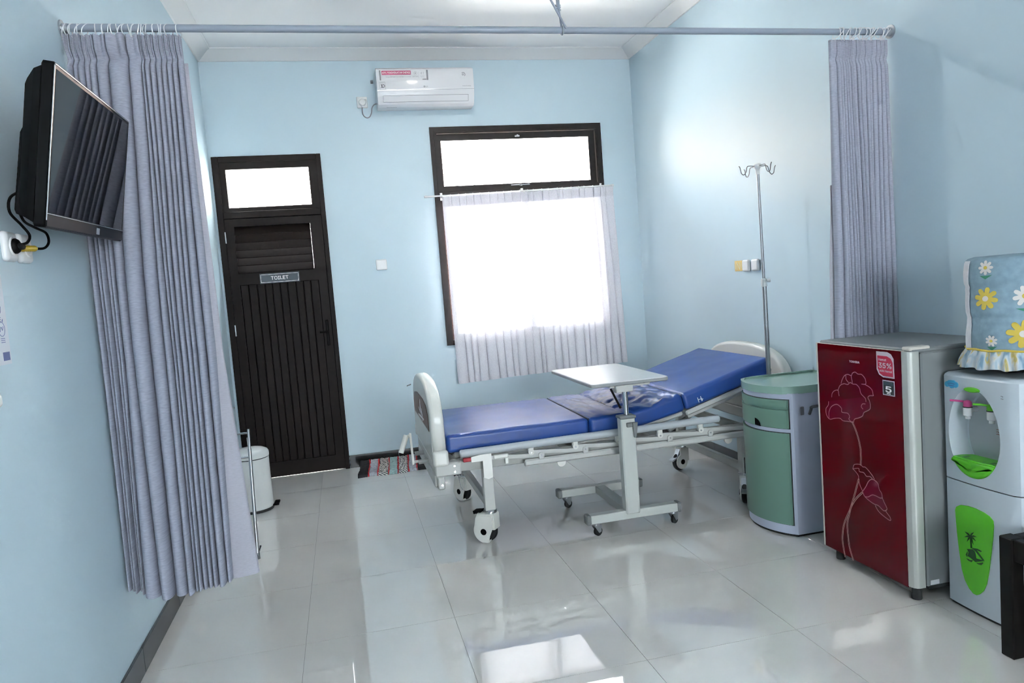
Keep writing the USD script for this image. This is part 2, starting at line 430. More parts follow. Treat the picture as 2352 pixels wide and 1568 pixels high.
# cornice: angled plaster strip between wall and ceiling
prof = [(0, 3.16), (.012, 3.16), (.03, 3.175), (.085, 3.215), (.105, 3.222), (.105, ZC), (0, ZC)]
single('trim_1', prism([(YB - d, z) for d, z in prof], XL, XR, 'x'), 'cornice_paint', 'white angled cornice along the top of the back wall', 'cornice', kind='structure')
single('trim_2', prism([(XL + d, z) for d, z in prof], YF, YB, 'y'), 'cornice_paint', 'white angled cornice along the top of the left wall', 'cornice', kind='structure')
single('trim_3', prism([(XR - d, z) for d, z in prof], YF, YB, 'y'), 'cornice_paint', 'white angled cornice along the top of the right wall', 'cornice', kind='structure')

# skirting of dark tiles
bb = Thing('baseboard_back', 'black glossy skirting tiles along the back wall', 'skirting', kind='structure')
for x0, x1 in ((.212, .60), (.60, 1.2), (1.2, 1.8), (1.8, 2.4), (2.4, XR)):
    bb.part('tile', box(x0 + .0015, x1 - .0015, YB - .011, YB, 0, .10, .002), 'black_tile', False)
for nm, lab, xw, s in (('baseboard_left', 'dark grey skirting tiles along the left wall', XL, 1), ('baseboard_right', 'dark grey skirting tiles along the right wall', XR, -1)):
    bl = Thing(nm, lab, 'skirting', kind='structure')
    yy = [YB - .012, 2.4] + [2.4 - .6 * k for k in range(1, 16)] + [YF]
    for a, b in zip(yy[:-1], yy[1:]):
        bl.part('tile', box(xw, xw + s * .011, b + .0015, a - .0015, 0, .10, .002), 'skirting_tile', False)

# ------------------------------------------------------------------ toilet door
d1 = Thing('door_1', 'dark brown wooden toilet door with louvres, vertical planks and a glazed transom', 'door', kind='structure')
fy0, fy1 = 2.900, 3.02
d1.part('frame', cat(box(DX0, DX0 + .045, fy0, fy1, 0, DZ1, .003), box(DX1 - .035, DX1, fy0, fy1, 0, DZ1, .003),
                     box(DX0 + .045, DX1 - .035, fy0, fy1, DZ1 - .045, DZ1, .003), box(DX0 + .045, DX1 - .035, fy0, fy1, 2.005, 2.055, .003)), 'dark_wood')
tx0, tx1, tz0, tz1 = -.49, .113, 2.085, 2.37
d1.part('transom_sash', prism(sbox(DX0 + .045, 2.055, DX1 - .035, DZ1 - .045).difference(sbox(tx0, tz0, tx1, tz1)), 2.914, 2.96, 'y'), 'dark_wood', False)
d1.part('pane', box(tx0 - .004, tx1 + .004, 2.936, 2.942, tz0 - .004, tz1 + .004), 'frosted_glass', False)
lx0, lx1, ly0, ly1 = -.533, .173, 2.912, 2.950
leaf = Polygon([(lx0, .006), (lx1, .006), (lx1, 2.0), (lx0, 2.0)])
op1, op2 = sbox(-.470, 1.60, .085, 1.945), sbox(-.470, .12, .110, 1.505)
d1.part('leaf', prism(leaf.difference(op1).difference(op2), ly0, ly1, 'y'), 'dark_wood', False)
for k in range(6):                                                            # louvre slats, tilted
    z = 1.630 + k * .0575
    s_ = box(-.474, .0832, 2.931 - .047, 2.931 + .047, z - .005, z + .005, .003)
    d1.part('slat', turn(s_, math.radians(57), (1, 0, 0), (0, 2.931, z)), 'dark_wood')
pe = [-.470, -.410, -.348, -.291, -.238, -.180, -.126, -.063, -.009, .046, .110]
for a, b in zip(pe[:-1], pe[1:]):
    d1.part('plank', box(a + .0018, b - .0018, 2.920, 2.942, .118, 1.507, .004), 'dark_wood')
d1.part('back_board', box(-.472, .112, 2.9425, 2.9485, .118, 1.507), 'dark_wood', False)
d1.part('door_stop', cat(box(DX0 + .04, lx0 + .018, 2.951, 2.985, 0, 2.01), box(lx1 - .018, DX1 - .03, 2.951, 2.985, 0, 2.01), box(DX0 + .04, DX1 - .03, 2.951, 2.985, 1.985, 2.02)), 'dark_wood', False)
for z in (1.865, 1.165, .30):
    d1.part('hinge', cyl((lx0 - .003, 2.905, z - .042), (lx0 - .003, 2.905, z + .042), .0065, 10), 'steel')
h = d1.part('handle', cat(box(.128, .150, 2.900, 2.912, .99, 1.19, .004), tube([(.139, 2.905, 1.10), (.139, 2.872, 1.10), (.08, 2.868, 1.10)], .007, 8)), 'dark_plastic')
d1.part('latch', cyl((.125, 2.905, 2.03), (.125, 2.914, 2.03), .006, 10), 'chrome')
# the plate on the door
sg = Thing('door_sign', 'grey plastic plate reading TOILET with a thin white border on the dark door', 'sign', (-.177, 2.908, 1.542))
sg.part('plate', box(-.324, -.030, 2.9055, 2.9115, 1.503, 1.581, .002), 'sign_grey')
ins = [sbox(-.316, 1.511, -.038, 1.573), sbox(-.313, 1.514, -.041, 1.570)]
sg.part('border', prism(ins[0].difference(ins[1]), 2.9045, 2.9058, 'y'), 'white_ink', False)
sg.part('lettering', text('TOILET', .026, (-.177, 2.9058, 1.530), (1, 0, 0), (0, 0, 1), .0012, bold=True, center=True), 'white_ink', False)

# ------------------------------------------------------------------ window
w1 = Thing('window_1', 'dark brown timber window with a clear transom over two casements', 'window', kind='structure')
wy0, wy1 = 2.902, 3.03
fr = sbox(WX0, WZ0, WX1, WZ1).difference(sbox(WX0 + .052, WZ0 + .04, WX1 - .052, 2.095)).difference(sbox(WX0 + .052, 2.15, WX1 - .052, WZ1 - .052))
w1.part('frame', prism(fr, wy0, wy1, 'y'), 'window_wood', False)
w1.part('frame_bead', prism(sbox(WX0 + .03, 2.13, WX1 - .03, WZ1 - .03).difference(sbox(WX0 + .045, 2.15, WX1 - .045, WZ1 - .045)), wy0 - .006, wy0, 'y'), 'window_wood', False)
gx0, gx1, gz0, gz1 = 1.150, 2.392, 2.176, 2.535
w1.part('transom_sash', prism(sbox(WX0 + .054, 2.152, WX1 - .054, WZ1 - .054).difference(sbox(gx0, gz0, gx1, gz1)), 2.925, 2.965, 'y'), 'window_wood', False)
w1.part('pane', box(gx0 - .004, gx1 + .004, 2.944, 2.949, gz0 - .004, gz1 + .004), 'clear_glass', False)
for a, b in ((WX0 + .054, 1.780), (1.784, WX1 - .054)):
    s_ = w1.part('casement', prism(sbox(a, WZ0 + .042, b, 2.093).difference(sbox(a + .05, WZ0 + .085, b - .045, 2.045)), 2.925, 2.965, 'y'), 'sash_wood', False)
    w1.part('pane', box(a + .046, b - .041, 2.944, 2.949, WZ0 + .081, 2.049), 'clear_glass', False, parent=s_)
w1.part('catch', cat(box(1.76, 1.80, 2.908, 2.926, 2.548, 2.560, .003), cyl((1.78, 2.90, 2.556), (1.78, 2.926, 2.556), .008, 10)), 'steel')
w1.part('stay_latch', cat(box(1.70, 1.86, 2.918, 2.926, 2.158, 2.168, .002), box(1.772, 1.792, 2.905, 2.926, 2.12, 2.165, .003)), 'steel')

# ------------------------------------------------------------------ outdoors: yard, the wash room behind the door, the neighbour
single('ground', box(-25, 25, YB + .15, 40, -.30, -.12), 'concrete', 'sunlit concrete yard outside the window', 'ground', kind='structure', smooth=False)
for k, (a, mm) in enumerate((((-.80, -.70, YB + .15, 4.75, -.1, 2.02), 'bath_tile'), ((.82, .92, YB + .15, 7.4, -.1, 2.02), 'bath_tile'), ((-.70, .82, 4.65, 4.75, -.1, 2.02), 'bath_tile'))):
    single(f'wall_toilet_{k + 1}', box(*a), mm, ['white tiled wall on the left of the open-topped wash room', 'long white sunlit wall between the yard and the open-topped wash room', 'white tiled wall at the far end of the open-topped wash room'][k], 'wall', kind='structure', smooth=False)
single('floor_toilet', box(-.70, .82, YB + .15, 4.65, -.12, -.02), 'bath_tile', 'white tiled wash room floor behind the toilet door', 'floor', kind='structure', smooth=False)
nh = Thing('neighbour_house', 'pale house with a clay tiled roof outside the window', 'house', (3, 7.4, -.12))
nh.part('wall', box(-9, 10, 7.4, 7.6, -.12, 2.55), 'house_wall', False)
EAV, RY, SL = 2.45, 6.95, math.tan(math.radians(27))
def roofz(y): return EAV + (y - RY) * SL
nh.part('roof_deck', prism([(RY, EAV - .08), (11.5, roofz(11.5) - .08), (11.5, roofz(11.5) - .02), (RY, EAV - .02)], -9, 10, 'x'), 'roof_tile_b', False)
def roof_tile(x, y):
    w, l = .25, .36
    sec = [(w * (t - .5), .030 * math.sin(2 * PI * t)) for t in np.linspace(0, 1, 9)]
    v = []
    for yy, lift in ((y, .018), (y + l, .0)):
        for sx, sz in sec: v.append((x + sx, yy, roofz(yy) + sz + lift + .02))
    for yy, lift in ((y, .018), (y + l, .0)):
        for sx, sz in sec: v.append((x + sx, yy, roofz(yy) + sz + lift))
    n = len(sec); f = []
    for i in range(n - 1):
        f += [[i, i + 1, n + i + 1], [i, n + i + 1, n + i], [2 * n + i, 3 * n + i + 1, 2 * n + i + 1], [2 * n + i, 3 * n + i, 3 * n + i + 1], [i, 2 * n + i + 1, i + 1], [i, 2 * n + i, 2 * n + i + 1]]
    return trimesh.Trimesh(v, f, process=False)
for j in range(9):
    for i in range(20):
        nh.part('roof_tile', roof_tile(.6 + i * .25, RY - .05 + j * .32), random.choice(['roof_tile', 'roof_tile_b']), 50)

# ================================================================== hospital bed
bed = Thing('hospital_bed', 'white steel hospital bed on castors with folded side rail and raised backrest', 'bed', (1.68, 1.21, 0))
BY0, BY1 = .785, 1.635                                   # the frame's near and far sides
def arch(y0, y1, z0, zs, zt, n=26, p=2.6):
    yc, hw = (y0 + y1) / 2, (y1 - y0) / 2
    pts = [(y1, z0), ]
    for k in range(n + 1):
        a = PI * k / n
        c, s = math.cos(a), math.sin(a)
        pts.append((yc + hw * np.sign(c) * abs(c) ** (2 / p), zs + (zt - zs) * abs(s) ** (2 / p)))
    pts.append((y0, z0))
    return pts
fo = arch(.765, 1.655, .455, .64, .885)
fb = bed.part('footboard', loft(fo, [(.648, .020), (.652, .010), (.660, .003), (.672, 0), (.700, 0), (.712, .004), (.718, .012), (.720, .022)], 'x'), 'bed_abs', 40)
pan = [(.845, .625), (1.565, .625), (1.575, .70), (1.50, .755), (1.35, .772), (1.06, .772), (.91, .755), (.835, .70)]
bed.part('panel', loft(pan, [(.6445, .004), (.646, 0), (.650, 0)], 'x'), 'brown_panel', parent=fb, label='brown decorative panel')
bed.part('emblem', prism(union_all([ribbon([(1.10, .645), (1.13, .70), (1.17, .66), (1.19, .745)], .012), ribbon([(1.19, .745), (1.22, .67), (1.27, .69)], .010), ribbon([(1.05, .655), (1.31, .645)], .010)]), .6430, .6447, 'x'), 'white_ink', False, parent=fb)
for y in (.765, 1.655):
    bed.part('post_sleeve', rbox(.645, .728, y - .022, y + .045 if y < 1 else y + .022, .452, .535, .018, (4, 4, 4)), 'bed_abs', 40, parent=fb)
bed.part('footboard_bracket', cat(box(.655, .79, BY0 - .018, BY0 + .004, .395, .462, .006), box(.655, .79, BY1 - .004, BY1 + .018, .395, .462, .006),
        box(.655, .715, BY0 - .01, BY1 + .01, .395, .455, .006), box(.664, .70, BY0 - .01, BY0 + .03, .325, .395, .006), box(.650, .665, BY0 + .02, BY1 - .02, .335, .40, .004)), 'bed_white')
bed.part('bolt', cat([cyl((x, BY0 - .022, z), (x, BY0 - .016, z), .006, 8) for x in (.755,) for z in (.415, .445)] + [cyl((.685, BY0 - .014, .35), (.685, BY0 - .008, .35), .006, 8)]), 'steel')
ho = arch(.745, 1.675, .46, .66, .885)
bed.part('headboard', loft(ho, [(2.690, .022), (2.693, .010), (2.702, .002), (2.712, 0), (2.738, 0), (2.748, .004), (2.752, .02)], 'x'), 'bed_abs', 40)
bed.part('headboard_bracket', cat(box(2.60, 2.745, BY0 - .016, BY0 + .004, .395, .465, .006), box(2.60, 2.745, BY1 - .004, BY1 + .016, .395, .465, .006), box(2.69, 2.745, BY0, BY1, .395, .462, .006)), 'bed_white')
for y in (BY0, BY1 - .03):
    bed.part('side_beam', box(.70, 2.72, y, y + .03, .405, .465, .004), 'bed_grey')
for x in (.93, 1.40, 1.86, 2.43): bed.part('cross_beam', box(x, x + .03, BY0 + .03, BY1 - .03, .41, .455, .003), 'bed_grey')
# sleeping platform and backrest panel
bed.part('platform', box(.76, 1.505, .82, 1.60, .475, .500, .008), 'bed_grey')
bed.part('platform', box(1.515, 1.735, .82, 1.60, .475, .500, .008), 'bed_grey')
def lifted(m_, ang, x, z): return turn(m_, -ang, (0, 1, 0), (x, 0, z))
A2, A3 = math.radians(11.5), math.radians(16)
Z0 = .505
S3 = 1.742; L3 = .355; X4, Z4 = S3 + L3 * math.cos(A2), Z0 + L3 * math.sin(A2)
bed.part('seat_panel', lifted(box(S3, S3 + L3 - .01, .82, 1.60, Z0 - .028, Z0 - .004, .006), A2, S3, Z0), 'bed_white')
bed.part('backrest_panel', lifted(cat(box(X4, X4 + .60, .80, 1.62, Z4 - .034, Z4 - .004, .008), box(X4 + .02, X4 + .58, .84, .88, Z4 - .06, Z4 - .034), box(X4 + .02, X4 + .58, 1.54, 1.58, Z4 - .06, Z4 - .034)), A3, X4, Z4), 'bed_white')
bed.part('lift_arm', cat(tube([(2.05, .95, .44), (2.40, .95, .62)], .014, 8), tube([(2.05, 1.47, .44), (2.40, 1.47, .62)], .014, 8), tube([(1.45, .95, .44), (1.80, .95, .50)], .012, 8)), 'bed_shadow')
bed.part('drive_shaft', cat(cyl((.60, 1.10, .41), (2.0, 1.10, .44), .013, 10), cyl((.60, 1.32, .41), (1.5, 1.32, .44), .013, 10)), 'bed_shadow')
# legs with castors
for x, y in ((.931, BY0 + .025), (.931, BY1 - .025), (2.445, BY0 + .025), (2.445, BY1 - .025)):
    bed.part('leg', box(x - .028, x + .028, y - .024, y + .024, .174, .41, .004), 'bed_white')
for x in (.931, 2.445):
    bed.part('leg_stretcher', box(x - .016, x + .016, BY0 + .045, BY1 - .045, .178, .222, .003), 'bed_white')
    for y in (BY0 + .026, BY1 - .026):
        s_ = 1 if y < 1.2 else -1
def castor(cx, cy, heading, style, swing):
    """heading: direction of rolling (radians in plan); the wheel trails behind the stem."""
    d = np.array([math.cos(heading), math.sin(heading)]); ox, oy = cx - d[0] * .028, cy - d[1] * .028
    R = .0625
    def place(m_):
        T = np.eye(4); T[:2, 0] = d; T[:2, 1] = (-d[1], d[0]); T[:3, 3] = (ox, oy, 0); q = m_.copy(); q.apply_transform(T); return q
    def side(poly, y0, y1): return place(prism(poly, y0, y1, 'y'))
    wheel = place(lathe([(.0, -.016), (.050, -.016), (R - .004, -.013), (R, -.006), (R, .006), (R - .004, .013), (.050, .016), (0, .016)], (0, 0, R), 32, (0, 1, 0)))
    if style == 'shell':
        hull = Point(0, R).buffer(.064).union(Polygon([(-.064, R), (-.050, .130), (-.034, .160), (.060, .160), (.064, .150), (.064, R)])).buffer(.010).buffer(-.010)
        cut = Polygon([(.012, -.05), (.12, -.05), (.12, .088), (.052, .072), (.036, .036)])
        shell = hull.difference(cut)
        disc = Point(0, R).buffer(.052)
        h = bed.part('castor', cat(side(shell.difference(Point(0, R).buffer(.054)), -.031, .031), side(shell.buffer(-.004), -.037, -.0305), side(shell.buffer(-.004), .0305, .037), side(shell.buffer(-.010), -.041, -.0365), side(shell.buffer(-.010), .0365, .041)), 'bed_abs', 35)
    else:
        hull = Point(0, R).buffer(.050).union(sbox(-.012, R, .062, .160)).buffer(.008).buffer(-.008)
        h = bed.part('castor', cat(side(hull, -.027, -.018), side(hull, .018, .027), side(sbox(-.01, .125, .062, .160), -.027, .027)), 'bed_abs', 35)
        bed.part('brake_pedal', side(Polygon([(-.085, .085), (-.04, .10), (-.012, .148), (.01, .15), (-.005, .125), (-.035, .092), (-.08, .075)]), -.018, .018), 'dull_steel', parent=h)
    bed.part('wheel', wheel, 'rubber', 40, parent=h)
    ht = .0425 if style == 'shell' else .0325
    bed.part('hub', cat(side(Point(0, R).buffer(.017), -ht, -.029), side(Point(0, R).buffer(.017), .029, ht)), 'dark_plastic', parent=h)
    bed.part('stem', cat(cyl((cx, cy, .158), (cx, cy, .176), .037, 24, .004), cyl((cx, cy, .15), (cx, cy, .19), .018, 14)), 'chrome', parent=h)
    if style == 'shell':
        bed.part('brake_pedal', side(Polygon([(-.062, .150), (-.02, .158), (-.02, .172), (-.066, .166)]), -.022, .022), 'dark_plastic', parent=h)
castor(.931, BY0 + .025, math.radians(-38), 'shell', 0)
castor(.931, BY1 - .025, math.radians(-60), 'shell', 0)
castor(2.445, BY1 - .025, math.radians(20), 'fork', 0)
castor(2.445, BY0 + .025, math.radians(55), 'fork', 0)
# folding side rails
for name_, y, out in (('near', .752, -1), ('far', 1.668, 1)):
    sr_ = bed.part('side_rail', cyl((.785, y, .507), (2.268, y, .520), .0205, 18, .006), 'rail_tube', 40)
    bed.part('lower_rail', cat(box(1.125, 2.46, y - .010, y + .010, .396, .432, .008), cyl((1.127, y, .414), (1.13, y, .414), .018, 12)), 'bed_white', parent=sr_)
    tops = [1.165, 1.411, 1.657, 1.903, 2.149]
    bots = [1.219, 1.466, 1.713, 1.960, 2.206]
    def rz(x): return .507 + (x - .785) / 1.483 * .013
    for x in tops:
        bed.part('rail_tab', cat(box(x - .016, x + .016, y - .011, y + .011, .468, rz(x) - .012, .005), cyl((x, y - .012, .470), (x, y + .012, .470), .016, 14)), 'bed_abs', parent=sr_)
    for x in bots:
        bed.part('rail_foot', cat(box(x - .016, x + .016, y - .012, y + .012, .425, .450, .004), cyl((x, y - .013, .448), (x, y + .013, .448), .016, 14)), 'bed_white', parent=sr_)
    for a, b in zip([.93] + tops, bots + [2.452]):
        bed.part('link', prism(ribbon([(a, .470), (b, .446)], .020), y - .007, y + .007, 'y'), 'bed_white', parent=sr_)
    bed.part('pin', cat([cyl((x, y - .0145, z), (x, y + .0145, z), .0045, 8) for x, z in [(q, .468) for q in tops] + [(q, .448) for q in bots]]), 'steel', parent=sr_)
    bed.part('catch', prism(Polygon([(.845, .462), (.845, .482), (.900, .490), (.945, .492), (.945, .37), (.925, .362), (.905, .372), (.905, .462)]).buffer(.004), y - .013, y + .013, 'y'), 'bed_abs', parent=sr_)
    bed.part('trigger', cat(box(.96, 1.04, y - .012, y + .012, .458, .480, .004), box(1.02, 1.04, y - .012, y + .012, .425, .46, .004)), 'bed_abs', parent=sr_)
    bed.part('release_button', box(.800, .850, y - .010, y + .010, .462, .482, .002), 'red_plastic', parent=sr_, label='red release button')
    bed.part('support_lug', cat([cat(cyl((x, y + .0, .392), (x, y + .012, .392), .024, 16)) for x in (1.33, 2.32)]), 'bed_abs', parent=sr_)
# cranks at the foot end
ck = bed.part('crank', cat(cyl((.585, 1.21, .388), (.68, 1.21, .388), .0085, 10), prism(ribbon([(1.205, .385), (1.250, .535)], .030), .572, .584, 'x')), 'bed_abs')
bed.part('handle', cat(tube([(.578, 1.25, .535), (.555, 1.245, .530)], .010, 8), tube([(.556, 1.247, .540), (.515, 1.225, .445)], [.016, .015], 12)), 'bed_abs', 40, parent=ck)
bed.part('cable_end', tube(spline([(.78, .86, .40), (.785, .85, .35), (.79, .85, .31), (.80, .85, .29)], 4), .002, 5), 'steel')
bed.part('pole_socket', cat(box(2.555, 2.60, .70, .79, .40, .46, .004), cyl((2.577, .722, .385), (2.577, .722, .47), .017, 14)), 'bed_white')

# ------------------------------------------------------------------ mattress in four hinged cushions
mtt = Thing('mattress', 'blue vinyl mattress in four hinged cushions on the hospital bed', 'mattress', (1.68, 1.21, .505))
TH = .097
def wr(seed, amp, fx, fy):
    def f(v):
        q = np.stack([v[:, 0] * fx + v[:, 1] * 2.2, v[:, 1] * fy - v[:, 0] * 1.5, np.full(len(v), seed * 1.0)], 1)
        return (meshkit.fbm(q, 3, seed) - .5) * amp + (np.abs(meshkit.noise(q * 1.9, seed + 5) - .5) ** .6) * amp * .7
    return f
MY0, MY1 = .792, 1.622
c1 = rbox(.727, 1.512, MY0, MY1, Z0, Z0 + TH, .022, (26, 26, 4), .004, wr(3, .006, 5, 4))
c2 = rbox(1.516, 1.738, MY0, MY1, Z0, Z0 + TH, .022, (24, 40, 4), .004, wr(9, .012, 13, 6))
c3 = lifted(rbox(S3, S3 + L3, MY0, MY1, Z0, Z0 + TH, .024, (44, 60, 4), .005, wr(14, .026, 12, 9)), A2, S3, Z0)
c4 = lifted(rbox(X4 + .004, X4 + .585, MY0, MY1, Z4, Z4 + TH, .022, (26, 26, 4), .005, wr(21, .004, 5, 4)), A3, X4, Z4)
cs = []
for c in (c1, c2, c3, c4): cs.append(mtt.part('cushion', c, 'blue_vinyl', 45))
mtt.part('piping', cat(tube([(1.514, MY0 + .01, Z0 + TH - .005), (1.514, MY1 - .01, Z0 + TH - .005)], .004, 6), tube([(1.742, MY0 + .01, Z0 + TH - .003), (1.742, MY1 - .01, Z0 + TH - .003)], .005, 6),
    tube([(X4 - TH * .22, MY0 + .01, Z4 + TH - .008), (X4 - TH * .22, MY1 - .01, Z4 + TH - .008)], .005, 6)), 'piping_dark')
def on_back(u, w): # point on the head cushion's near face: u along, w up
    return np.array([X4 + u * math.cos(A3) - w * math.sin(A3), MY0 - .0065, Z4 + u * math.sin(A3) + w * math.cos(A3)])
o_ = on_back(.085, .018); r_ = on_back(1.085, .018) - o_; u_ = on_back(.085, 1.018) - o_
mtt.part('care_label', cat(text('H', .030, o_, r_, u_, .001), text('+', .024, o_ + r_ * .018, r_, u_, .001)), 'label_pale', False)

# ------------------------------------------------------------------ infusion pole
iv = Thing('infusion_pole', 'tall thin steel infusion pole with four hooks beside the bed head', 'infusion stand', (2.577, .722, .39))
iv.part('tube', cyl((2.577, .722, .375), (2.574, .722, 1.275), .0125, 14, .002), 'pole_steel', 40)
iv.part('rod', cyl((2.574, .722, 1.26), (2.567, .722, 1.90), .0078, 12), 'pole_steel', 40)
cl = iv.part('clamp', cat(cyl((2.574, .722, 1.238), (2.574, .722, 1.284), .0165, 16, .003)), 'grey_white_plastic', 40)
iv.part('knob', cyl((2.586, .715, 1.272), (2.604, .705, 1.272), .010, 12, .002), 'grey_white_plastic', 40, parent=cl)
iv.part('hook_head', lathe([(0, -.045), (.011, -.045), (.012, -.015), (.021, -.004), (.022, .008), (.016, .014), (0, .014)], (2.567, .722, 1.905), 20), 'white_plastic', 40)
for a in (185, 275, 5, 95):
    d = np.array([math.cos(math.radians(a)), math.sin(math.radians(a))])
    pr = [(.018, 0), (.055, .002), (.068, -.004), (.076, -.030), (.092, -.045), (.106, -.036), (.113, -.008), (.120, .002)]
    iv.part('hook', tube(spline([(2.567 + d[0] * r, .722 + d[1] * r, 1.905 + z) for r, z in pr], 5), .0024, 7), 'hook_wire', 40)

# ------------------------------------------------------------------ overbed table
ob = Thing('overbed_table', 'white overbed table on a single column with an H-shaped castor base', 'table', (1.67, .90, 0))
ob.part('tabletop', loft(rounded(1.497, 1.935, .655, 1.425, .028), [(.784, .010), (.787, .002), (.793, 0), (.803, 0), (.8055, .003), (.8060, .008)], 'z'), 'table_laminate', 30)
ob.part('edge_band', loft(rounded(1.495, 1.937, .653, 1.427, .029), [(.7835, .006), (.787, 0), (.800, 0), (.8025, .003)], 'z'), 'table_edge', 30)
ob.part('support_bracket', cat(box(1.625, 1.722, .645, .70, .748, .784, .004), box(1.60, 1.83, .67, 1.30, .772, .7845, .003)), 'bed_white')
ob.part('gas_spring', tube([(1.615, .70, .765), (1.655, .675, .66)], .006, 8), 'dark_plastic')
ob.part('sliding_tube', cyl((1.6705, .64, .58), (1.6705, .64, .752), .0155, 18), 'chrome', 40)
ob.part('column', box(1.627, 1.707, .61, .67, .10, .615, .006), 'table_steel')
ob.part('column_cap', box(1.622, 1.712, .605, .675, .612, .628, .004), 'grey_cap')
lv = ob.part('lever', cat(box(1.655, 1.705, .598, .612, .568, .592, .003), prism(Polygon([(1.684, .592), (1.712, .592), (1.708, .555), (1.700, .512), (1.692, .512)]), .590, .600, 'y')), 'grey_cap')
for y in (.645, 1.165):
    ob.part('foot_bar', box(1.43, 1.925, y - .025, y + .025, .072, .118, .003), 'table_steel')
    for x0, x1 in ((1.405, 1.432), (1.923, 1.947)):
        ob.part('end_cap', box(x0, x1, y - .028, y + .028, .069, .121, .006), 'grey_cap')
    for x, hd in ((1.462, 20), (1.905, 30)):
        d = np.array([math.cos(math.radians(hd)), math.sin(math.radians(hd))]); px = np.array([-d[1], d[0]])
        c = np.array([x, y]) + d * .012
        k_ = ob.part('castor', cat(cyl((x, y, .060), (x, y, .072), .020, 14), *[trimesh.convex.convex_hull(np.array([[*(c + d * a + px * s), z] for a, z in ((-.034, .062), (.016, .062), (.012, .022), (-.004, .018)) for s in (q, q + .002)])) for q in (-.015, .013)]), 'dull_steel')
        ob.part('wheel', lathe([(0, -.010), (.020, -.010), (.0245, -.007), (.0245, .007), (.020, .010), (0, .010)], (c[0], c[1], .0245), 24, (px[0], px[1], 0)), 'rubber', 40, parent=k_)
ob.part('cross_bar', box(1.64, 1.70, .67, 1.14, .073, .117, .003), 'table_steel')

# ------------------------------------------------------------------ bedside cabinet
cb = Thing('bedside_cabinet', 'green and lavender bedside cabinet with a curved front beside the bed', 'cabinet', (2.55, .41, 0))
CY0, CY1, CXF, CXB = .195, .628, 2.365, 2.785
def bow(y0, y1, off=0.0, n=18):
    """points of the bowed front between y0 and y1, moved out by off."""
    sag, hw, yc = .088, (CY1 - CY0) / 2, (CY0 + CY1) / 2
    R = (hw * hw + sag * sag) / (2 * sag); xc = CXF - sag + R
    out = []
    for y in np.linspace(y0, y1, n):
        out.append((xc - math.sqrt(max((R + off) ** 2 - (y - yc) ** 2, 0)), y))
    return out
cb.part('body', prism([(CXB, CY0), *bow(CY0, CY1), (CXB, CY1)], .012, .722, 'z'), 'cab_lavender', 25)
cb.part('plinth', prism([(CXB - .01, CY0 + .008), *bow(CY0 + .008, CY1 - .008, -.006), (CXB - .01, CY1 - .008)], 0, .012, 'z'), 'rubber', 25)
def front(y0, y1, z0, z1, t0, t1): return prism([*bow(y0, y1, t1), *bow(y0, y1, t0)[::-1]], z0, z1, 'z')
fy = (CY0 + .016, CY1 - .016)
cb.part('panel_gap', cat(front(fy[0] - .004, fy[1] + .004, .545, .694, 0, .0012), front(fy[0] - .004, fy[1] + .004, .056, .527, 0, .0012)), 'gasket', 25)
dr = cb.part('drawer', cat(front(*fy, .548, .640, .001, .009), front(*fy, .640, .655, .001, .003), front(*fy, .655, .691, .001, .009)), 'cab_green', 25)
cb.part('grip', prism(Polygon([(-.048, 0), (.048, 0), *[(.048 * math.cos(t), .036 * math.sin(t)) for t in np.linspace(0, PI, 14)[1:-1]]]), 0, .002, 'x').apply_transform(trimesh.transformations.translation_matrix((bow(.37, .40)[0][0] - .0105, .385, .549))), 'black_gloss', False, parent=dr)
dr2 = cb.part('door', front(*fy, .060, .523, .001, .009), 'cab_green', 25)
cb.part('grip', box(bow(CY1 - .045, CY1 - .03)[0][0] - .012, bow(CY1 - .045, CY1 - .03)[0][0] - .006, CY1 - .052, CY1 - .036, .235, .325, .002), 'black_gloss', parent=dr2)
def tray(o):
    return [(CXB + o * .3, CY0 - o), (2.415, CY0 - o), (CXF + .002, CY0 - o * .2 + .012), *bow(CY0 + .03, CY1 - .03, .004 + o), (CXF + .002, CY1 + o * .2 - .012), (2.415, CY1 + o), (CXB + o * .3, CY1 + o)]
tp = Polygon(tray(.006)); tin = Polygon(tray(-.012))
cb.part('top_tray', cat(prism(tp.difference(tin), .720, .757, 'z'), prism(tin.buffer(.002), .720, .748, 'z')), 'cab_top', 25)
cb.part('side_hook', cat(box(2.404, 2.424, CY0 - .006, CY0 + .001, .612, .654, .003)), 'label_grey')
cb.part('towel_bar', tube(spline([(2.452, CY0 - .004, .613), (2.452, CY0 - .02, .640), (2.462, CY0 - .024, .652), (2.60, CY0 - .024, .652), (2.70, CY0 - .024, .652), (2.71, CY0 - .004, .652)], 5), .007, 8), 'label_grey', 40)

# ------------------------------------------------------------------ fridge
fg = Thing('fridge', 'small red glass-door fridge with line-drawn flowers on black feet', 'fridge', (2.56, -.33, 0))
FX, FY0, FY1 = 2.329, -.602, -.052
fg.part('body', box(2.388, 2.788, FY0 + .002, FY1 - .004, .060, .985, .006), 'fridge_side')
fg.part('top_plate', box(2.345, 2.79, FY0, FY1 - .002, .985, 1.004, .006), 'fridge_side')
fg.part('gasket', box(2.374, 2.390, FY0 + .008, FY1 - .010, .066, .985), 'gasket', False)
dd = fg.part('door', box(2.333, 2.376, -.566, FY1 - .004, .056, .994, .003), 'fridge_trim')
fg.part('glass_panel', box(FX, 2.334, -.564, FY1 - .010, .055, .993, .0015), 'fridge_red', parent=dd, label='dark red glass door panel')
hp = [(FX, -.5655), (FX, -.578), (FX + .004, -.590), (FX + .012, -.598), (FX + .022, -.602), (2.376, -.602), (2.376, -.5655)]
fg.part('handle_strip', prism(hp, .062, .992, 'z'), 'fridge_silver', 25, parent=dd, label='silver grip strip down the door edge')
